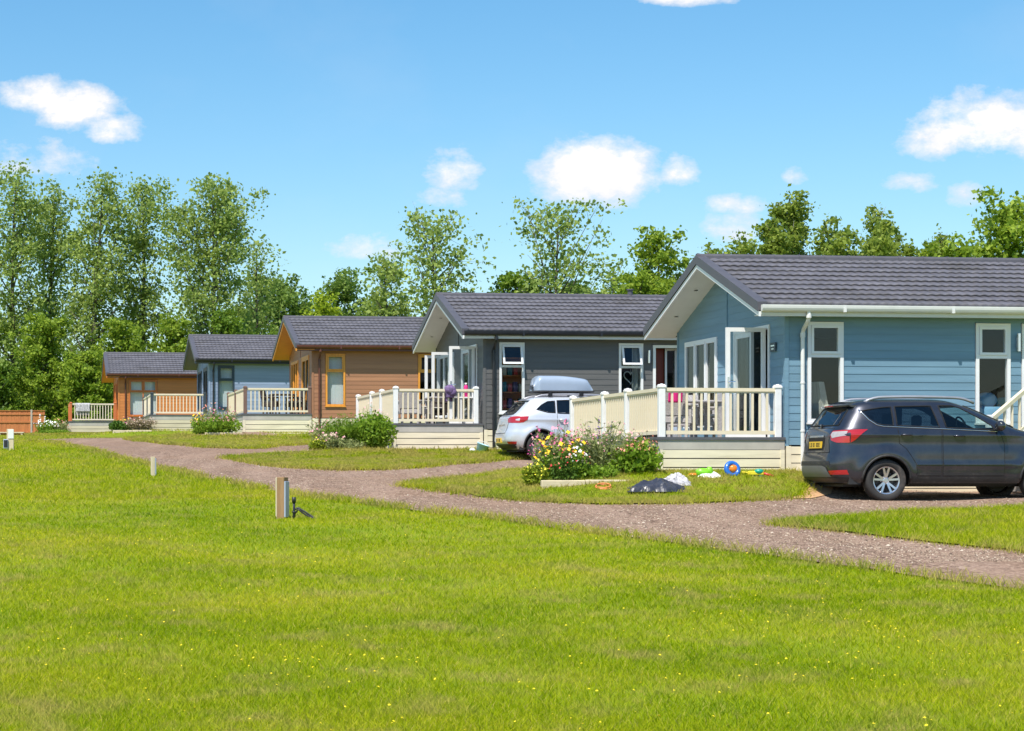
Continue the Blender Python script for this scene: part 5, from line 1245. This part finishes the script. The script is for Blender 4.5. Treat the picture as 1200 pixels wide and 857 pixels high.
X, Y, Z = foot(888, 561.5); o = thing('water_pistol', 'green and yellow water pistol lying right of the swim ring', 'toy', (X, Y, Z), -.15)
g = G(); g.box(-.17, .10, -.03, .03, .06, .13, .012); g.tube([(-.17, 0, .10), (-.27, 0, .11)], .016, 8); g.build('barrel', 'toy_yellow', o); g = G(); g.blob((.02, 0, .12), (.085, .05, .05), 10, 7); g.hexa([(.03, -.02, .0), (.09, -.02, .0), (.09, .02, .0), (.03, .02, .0), (.02, -.02, .07), (.08, -.02, .07), (.08, .02, .07), (.02, .02, .07)]); g.build('tank', 'toy_teal', o, True); g = G(); g.tube([(.10, 0, .09), (.26, .02, .04)], .022, 8); g.build('plunger', 'toy_red', o, True)
X, Y, Z = ground_at(707, 575); g = G(); g.tube([(.13 * math.cos(a), .13 * math.sin(a), .05 + .035 * math.sin(a)) for a in np.linspace(0, 2 * PI, 30, endpoint=False)], .014, 8, True); g.tube([(.12 * math.cos(a), .125 * math.sin(a), .075 + .035 * math.sin(a + .2)) for a in np.linspace(0, 2 * PI, 30, endpoint=False)], .013, 8, True); o = g.build('throwing_ring', mat('ring_orange', S(226, 138, 84), .5), None, True); o.location = (X, Y, Z); tag(o, 'orange throwing ring in the short grass left of the groundsheet', 'toy')
X, Y, Z = ground_at(562, 530.5); o = thing('bucket', 'pale blue bucket tipped against the cream skirting of the grey lodge', 'bucket', (X, Y - .15, float(gz(X, Y - .15)))); g = G(); g.lathe([(.0, 0), (.11, 0), (.15, .22), (.16, .22), (.155, .235), (.14, .225), (.105, .02), (0, .02)], n=20); b_ = g.build('shell', 'pale_blue', o, True); b_.rotation_euler = (.1, .35, 0); g = G(); g.tube([(-.158 * math.cos(a), .02, .222 + .07 * math.sin(a)) for a in np.linspace(0, PI, 12)], .006, 6); h_ = g.build('handle', 'white', o, True); h_.rotation_euler = (.1, .35, 0); g = G(); g.blob((-.19, -.02, .06), (.08, .10, .07), 10, 7, .1); g.build('rag', 'bag_white', o, True)

# ------------------------------------------------------------------ veranda furniture
M['rattan'] = mat('grey_rattan', S(168, 163, 163), .7, var=.3, scale=40, bump=.6, bscale=90); M['rattan_dark'] = mat('dark_rattan', S(62, 54, 52), .7, var=.3, scale=40, bump=.6, bscale=90); M['cushion'] = mat('grey_cushion', S(190, 186, 182), .9, var=.1); M['white_plastic'] = mat('white_plastic', (.78, .78, .78), .4, var=.03)
def chair(label, loc, rz, m='rattan', group='garden chairs on the verandas'):
    o = thing('garden_chair', label, 'chair', loc, rz, group)
    g = G(); g.box(-.27, .27, -.26, .26, .26, .40, .02); g.build('seat', m, o); g = G(); g.box(-.24, .24, -.25, .23, .402, .47, .03); g.build('cushion', 'cushion', o)
    g = G(); g.hexa([(-.29, .20, .40), (.29, .20, .40), (.29, .27, .40), (-.29, .27, .40), (-.27, .30, .88), (.27, .30, .88), (.27, .36, .88), (-.27, .36, .88)]); g.build('backrest', m, o)
    for s in (-1, 1): g = G(); g.box(s * .31 - .04, s * .31 + .04, -.24, .30, .56, .61, .015); g.box(s * .31 - .03, s * .31 + .03, -.22, -.17, .26, .56); g.box(s * .31 - .03, s * .31 + .03, .2, .26, .26, .56); g.build('armrest', m, o)
    for x in (-.24, .24):
        for y in (-.22, .22): g = G(); g.box(x - .025, x + .025, y - .025, y + .025, 0, .262); g.build('leg', m, o)
    return o
def deck(i, x, b): X, Y = loc2w(i, x, b); return (X, Y, corner(i)[2] + .652)
def table(label, loc, m='rattan'):
    o = thing('garden_table', label, 'table', loc, TH, 'garden tables on the verandas'); g = G(); g.box(-.45, .45, -.45, .45, .66, .70, .01); g.build('tabletop', m, o)
    for x in (-.38, .38):
        for y in (-.38, .38): g = G(); g.box(x - .03, x + .03, y - .03, y + .03, 0, .662); g.build('leg', m, o)
    return o
def dx(i, px, b): return sidex(i, px, b)
chair('grey rattan chair with pink towel behind the left end of the blue lodge railing', deck(0, dx(0, 792, .9), .9), TH + 2.6)
chair('grey rattan chair beside the open french door of the blue lodge', deck(0, dx(0, 826, 2.6), 2.6), TH - 1.7)
table('grey rattan table on the blue lodge veranda', deck(0, dx(0, 812, 1.8), 1.8))
chair('grey rattan chair behind the left end of the grey lodge railing', deck(1, dx(1, 486, .9), .9), TH + 2.4)
chair('dark rattan chair in the middle of the grey lodge veranda', deck(1, dx(1, 506, 2.2), 2.2), TH - 1.2, 'rattan_dark')
table('grey rattan table on the grey lodge veranda', deck(1, dx(1, 520, 1.2), 1.2))
chair('dark rattan chair left of the table on the brown lodge veranda', deck(2, dx(2, 318, 1.), 1.), TH + 1.2, 'rattan_dark')
chair('dark rattan chair right of the table on the brown lodge veranda', deck(2, dx(2, 345, 1.2), 1.2), TH - 1.4, 'rattan_dark')
table('dark rattan table on the brown lodge veranda', deck(2, dx(2, 331, 1.1), 1.1), 'rattan_dark')
def drape(name, label, cat, i, x, b, w, drop, m, along='x', seed=1, zt=.845 + .65 + .032):
    c = corner(i); X, Y = loc2w(i, x, b); o = thing(name, label, cat, (X, Y, c[2] + zt), TH); g = G(); r = .045
    def fn(u, v):
        s = (v - .42) * 2 * drop; xx = (u - .5) * w * (1 + .08 * math.sin(v * 9 + seed)); k = .012 * math.sin(u * 14 + seed + v * 3) + .006 * math.sin(u * 31)
        if abs(s) < r * 1.5: a = s / r; return (xx, r * math.sin(a) * 1.0 - 0, r * math.cos(a) - r + .008)
        sg = 1 if s > 0 else -1; return (xx, sg * (r + .004 + abs(k)) , -(abs(s) - r * 1.5) - r * .9)
    g.grid(lambda u, v: (lambda p: (p[0], p[1], p[2]))(fn(u, v)), 26, 26); q = g.build('cloth', m, o, True, solid=.008); return o
drape('towel', 'white patterned towel over the railing of the orange lodge veranda', 'towel', 4, sidex(4, 97, .04), .04, .72, .52, 'cloth_pattern', seed=3)
o = drape('hung_garment', 'dark lilac garment bunched over the railing of the grey lodge veranda', 'garment', 1, sidex(1, 527, .04), .04, .22, .30, 'lilac', seed=5)
g = G(); g.blob((0, -.01, -.03), (.15, .11, .13), 14, 10, .10); g.blob((.07, -.05, -.10), (.10, .07, .10), 12, 8, .12); g.build('bunched_fold', 'lilac', o, True)
c_ = chair('grey rattan chair in the far corner of the blue lodge veranda', deck(0, dx(0, 800, 3.6), 3.6), TH - .4)
X, Y, Z = deck(0, dx(0, 792, .40), .40); g = G(); g.grid(lambda u, v: ((u - .5) * .26, .02 * math.sin(u * 9), -.20 * v + .02), 10, 6); o = g.build('towel', 'magenta', None, True, solid=.014); o.location = (X, Y, Z + .80); o.rotation_euler = (.15, 0, TH); tag(o, 'magenta towel hung up inside the left end of the blue lodge railing', 'towel')
X, Y, Z = deck(1, dx(1, 546, .9), .9); o = thing('water_bottle', 'magenta water bottle on the post side of the grey lodge veranda', 'bottle', (X, Y, Z + .70), 0); g = G(); g.lathe([(0, 0), (.055, 0), (.055, .25), (.03, .31), (0, .31)], n=14); g.build('flask', 'magenta', o, True); g = G(); g.lathe([(0, .311), (.035, .311), (.03, .36), (0, .36)], n=12); g.build('cap', 'white_plastic', o, True)
stl = thing('side_table', 'small white side table under the magenta bottle', 'table', (X, Y, Z), TH); g = G(); g.box(-.2, .2, -.2, .2, .66, .695, .008); g.build('tabletop', 'white_plastic', stl)
for x in (-.16, .16):
    for y in (-.16, .16): g = G(); g.box(x - .02, x + .02, y - .02, y + .02, 0, .66); g.build('leg', 'white_plastic', stl)
# inside the rooms
M['stripe'] = mat('striped_fabric', (.75, .70, .60), .9, var=.35, scale=3, stretch=(16, .2, .2))
def inside(i, px, b): x = sidex(i, px, b); X, Y = loc2w(i, x, b); return (X, Y, corner(i)[2] + .602)
a = thing('armchair', 'cream striped armchair seen through the left window of the blue lodge', 'armchair', inside(0, 968, .75), TH + 1.9); g = G(); g.box(-.36, .36, -.35, .3, .1, .45, .04); g.build('seat', 'stripe', a); g = G(); g.hexa([(-.36, .2, .40), (.36, .2, .40), (.36, .38, .40), (-.36, .38, .40), (-.34, .34, 1.05), (.34, .34, 1.05), (.34, .46, 1.05), (-.34, .46, 1.05)]); g.build('backrest', 'stripe', a)
for s_ in (-1, 1): g = G(); g.box(s_ * .40 - .07, s_ * .40 + .07, -.34, .36, .1, .64, .03); g.build('armrest', 'stripe', a)
for k in range(2): g = G(); g.box(-.34 + k * .6, -.28 + k * .6, -.3, .3, 0, .1); g.build('leg', 'door_wood', a)
o = thing('cushion_pile', 'pale blue cushions seen through the right window of the blue lodge', 'cushions', inside(0, 1163, .5), TH); M['cush_blue'] = mat('blue_cushion', S(120, 170, 205), .9); M['cush_teal'] = mat('teal_cushion', S(40, 130, 140), .9)
g = G(); g.box(-.4, .4, -.2, .25, 0, .62, .05); g.build('ottoman', 'cush_blue', o, True)
g = G(); g.blob((-.12, 0, .74), (.22, .12, .14), 12, 8, .05); g.build('cushion', 'cush_blue', o, True); g = G(); g.blob((.2, .02, .70), (.16, .1, .10), 12, 8, .05); g.build('cushion', 'cush_teal', o, True)
o = thing('bookcase', 'orange wooden bookcase seen through the left window of the grey lodge', 'bookcase', inside(1, 600, .6), TH); g = G(); M['book_wood'] = mat('bookcase_wood', S(196, 118, 58), .6)  # added shelves stand in for an orange lodge mirrored in the pane
g.box(-.34, -.30, -.14, .14, 0, 1.75); g.box(.30, .34, -.14, .14, 0, 1.75); g.box(-.3, .3, .11, .14, 0, 1.75)
for z in (.0, .42, .84, 1.26, 1.71): g.box(-.30, .30, -.139, .11, z, z + .035)
g.build('case', 'book_wood', o)
for k in range(11):
    g = G(); z = (.455, .875, 1.295)[k % 3]; x = -.27 + (k // 3) * .145; g.box(x, x + .10, -.11, .08, z, z + .2 + .05 * (k % 2)); g.build('book', ('toy_red', 'cush_teal', 'cream', 'lilac')[k % 4], o)
x = sidex(1, 739, .22); X, Y = loc2w(1, x, .22); o = thing('heart_ornament', 'white heart shaped wire ornament hanging in the right window of the grey lodge', 'ornament', (X, Y, corner(1)[2] + 1.86), TH)
g = G(); g.tube([(.011 * 16 * math.sin(t) ** 3, 0, .011 * (13 * math.cos(t) - 5 * math.cos(2 * t) - 2 * math.cos(3 * t) - math.cos(4 * t))) for t in np.linspace(0, 2 * PI, 40, endpoint=False)], .014, 6, True); g.build('heart', 'white_plastic', o, True); g = G(); g.tube([(0, 0, .05), (0, 0, .20)], .004, 5); g.build('string', 'white_plastic', o)

# ------------------------------------------------------------------ sky, sun, camera
w = bpy.data.worlds.new('World'); SC.world = w; w.use_nodes = True; t = NT(w.node_tree); t.n.clear()
SUN = Vector((-.30, -.52, 1.0)).normalized(); el = math.asin(SUN.z); az = math.atan2(SUN.x, SUN.y)
sky = t.node('ShaderNodeTexSky'); sky.sky_type = 'NISHITA'; sky.sun_disc = False; sky.sun_elevation = el; sky.sun_rotation = az % (2 * PI); sky.altitude = 0; sky.air_density = 1.0; sky.dust_density = .5; sky.ozone_density = 3.0
co = t.node('ShaderNodeTexCoord').outputs['Generated']; sp = t.node('ShaderNodeSeparateXYZ'); t.put(sp.inputs[0], co)
yc = t.math('MAXIMUM', sp.outputs[1], .02); U = t.math('DIVIDE', sp.outputs[0], yc); Vv = t.math('DIVIDE', sp.outputs[2], yc)
cb = t.node('ShaderNodeCombineXYZ'); t.put(cb.inputs[0], t.math('MULTIPLY', U, 1.)); t.put(cb.inputs[1], t.math('MULTIPLY', Vv, 1.5)); 
n1 = t.noise(cb.outputs[0], 72., 9, .66); n2 = t.noise(cb.outputs[0], 22., 5, .6)
CL = [(48, 116, 50, 22, .95), (88, 128, 58, 27, 1.05), (130, 152, 46, 19, .8), (40, 192, 70, 20, .35), (532, 200, 32, 26, .75), (515, 232, 26, 10, .3), (700, 203, 74, 42, 1.15), (668, 222, 40, 20, .7), (796, 203, 24, 18, .7), (432, 291, 44, 18, .55), (862, 240, 36, 13, .65), (862, 268, 36, 18, .5), (1150, 150, 84, 38, 1.05), (1100, 166, 50, 22, .7), (1070, 215, 30, 11, .45), (1132, 230, 22, 12, .35), (808, -2, 54, 10, .8), (930, 208, 12, 10, .3), (1240, 160, 90, 36, 1.)]
acc = None
for px, py, a, b, k in CL:
    du = t.math('DIVIDE', t.math('SUBTRACT', U, (px - CX) / FP), a * 1.12 / FP); dv = t.math('DIVIDE', t.math('SUBTRACT', Vv, (HY - py) / FP), b * 1.22 / FP)
    dv = t.math('MULTIPLY', dv, t.math('SUBTRACT', 1.0, t.math('MULTIPLY', t.math('LESS_THAN', dv, 0), -.25)))
    m_ = t.math('MULTIPLY', t.math('SUBTRACT', 1., t.math('ADD', t.math('MULTIPLY', du, du), t.math('MULTIPLY', dv, dv))), k); m_ = t.math('MAXIMUM', m_, -1.2)
    acc = m_ if acc is None else t.math('MAXIMUM', acc, m_)
den = t.math('ADD', t.math('MULTIPLY', acc, .95), t.math('ADD', t.math('MULTIPLY', t.math('SUBTRACT', n1, .5), 1.7), t.math('MULTIPLY', t.math('SUBTRACT', n2, .5), 2.0)))
mask = t.ramp(den, [(-.0, (0, 0, 0)), (.28, (.38, .38, .38)), (.82, (1, 1, 1))])
veil = t.math('MULTIPLY', t.ramp(t.noise(cb.outputs[0], 5., 6, .6), [(.5, (0, 0, 0)), (.8, (1, 1, 1))]), .12)
mask = t.math('MULTIPLY', t.math('MAXIMUM', mask, veil), t.math('GREATER_THAN', sp.outputs[1], .02))
hs = t.node('ShaderNodeHueSaturation', Hue=.491, Saturation=SKY_SAT, Value=1.0); t.put(hs.inputs['Color'], sky.outputs[0])
bgs = t.node('ShaderNodeBackground', Strength=SKY_STR); t.put(bgs.inputs[0], hs.outputs[0])
shade = t.ramp(t.math('ADD', den, t.math('MULTIPLY', t.math('SUBTRACT', n2, .5), -2.2)), [(.25, (.80, .84, .92)), (.9, (1, .985, .985))])
bgc = t.node('ShaderNodeBackground', Strength=CLOUD); t.put(bgc.inputs[0], shade)
mx = t.node('ShaderNodeMixShader'); t.put(mx.inputs[0], mask); t.l.new(bgs.outputs[0], mx.inputs[1]); t.l.new(bgc.outputs[0], mx.inputs[2])
out = t.node('ShaderNodeOutputWorld'); t.l.new(mx.outputs[0], out.inputs['Surface'])
sl = bpy.data.lights.new('sun', 'SUN'); sl.energy = SUN_E; sl.angle = math.radians(.53); sl.color = (1., .95, .86); so = bpy.data.objects.new('sun', sl); COL.objects.link(so); so.rotation_euler = SUN.to_track_quat('Z', 'Y').to_euler()
cd = bpy.data.cameras.new('camera'); cam = bpy.data.objects.new('camera', cd); COL.objects.link(cam); cam.location = (0, 0, EYE); cam.rotation_euler = (PI / 2, 0, 0)
cd.sensor_width = 36; cd.lens = FP / 1200 * 36; cd.shift_x = (600 - CX) / 1200; cd.shift_y = (HY - 428.5) / 1200; cd.clip_start = .1; cd.clip_end = 6000; SC.camera = cam
SC.view_settings.view_transform = 'Standard'; SC.view_settings.look = 'None'; SC.view_settings.exposure = EXPO; SC.view_settings.gamma = 1; SC.view_settings.use_curve_mapping = False
SC.render.engine = 'CYCLES'; cy = SC.cycles; cy.max_bounces = 8; cy.diffuse_bounces = 3; cy.glossy_bounces = 4; cy.transmission_bounces = 4; cy.transparent_max_bounces = 12; cy.use_denoising = True; cy.sample_clamp_indirect = 8
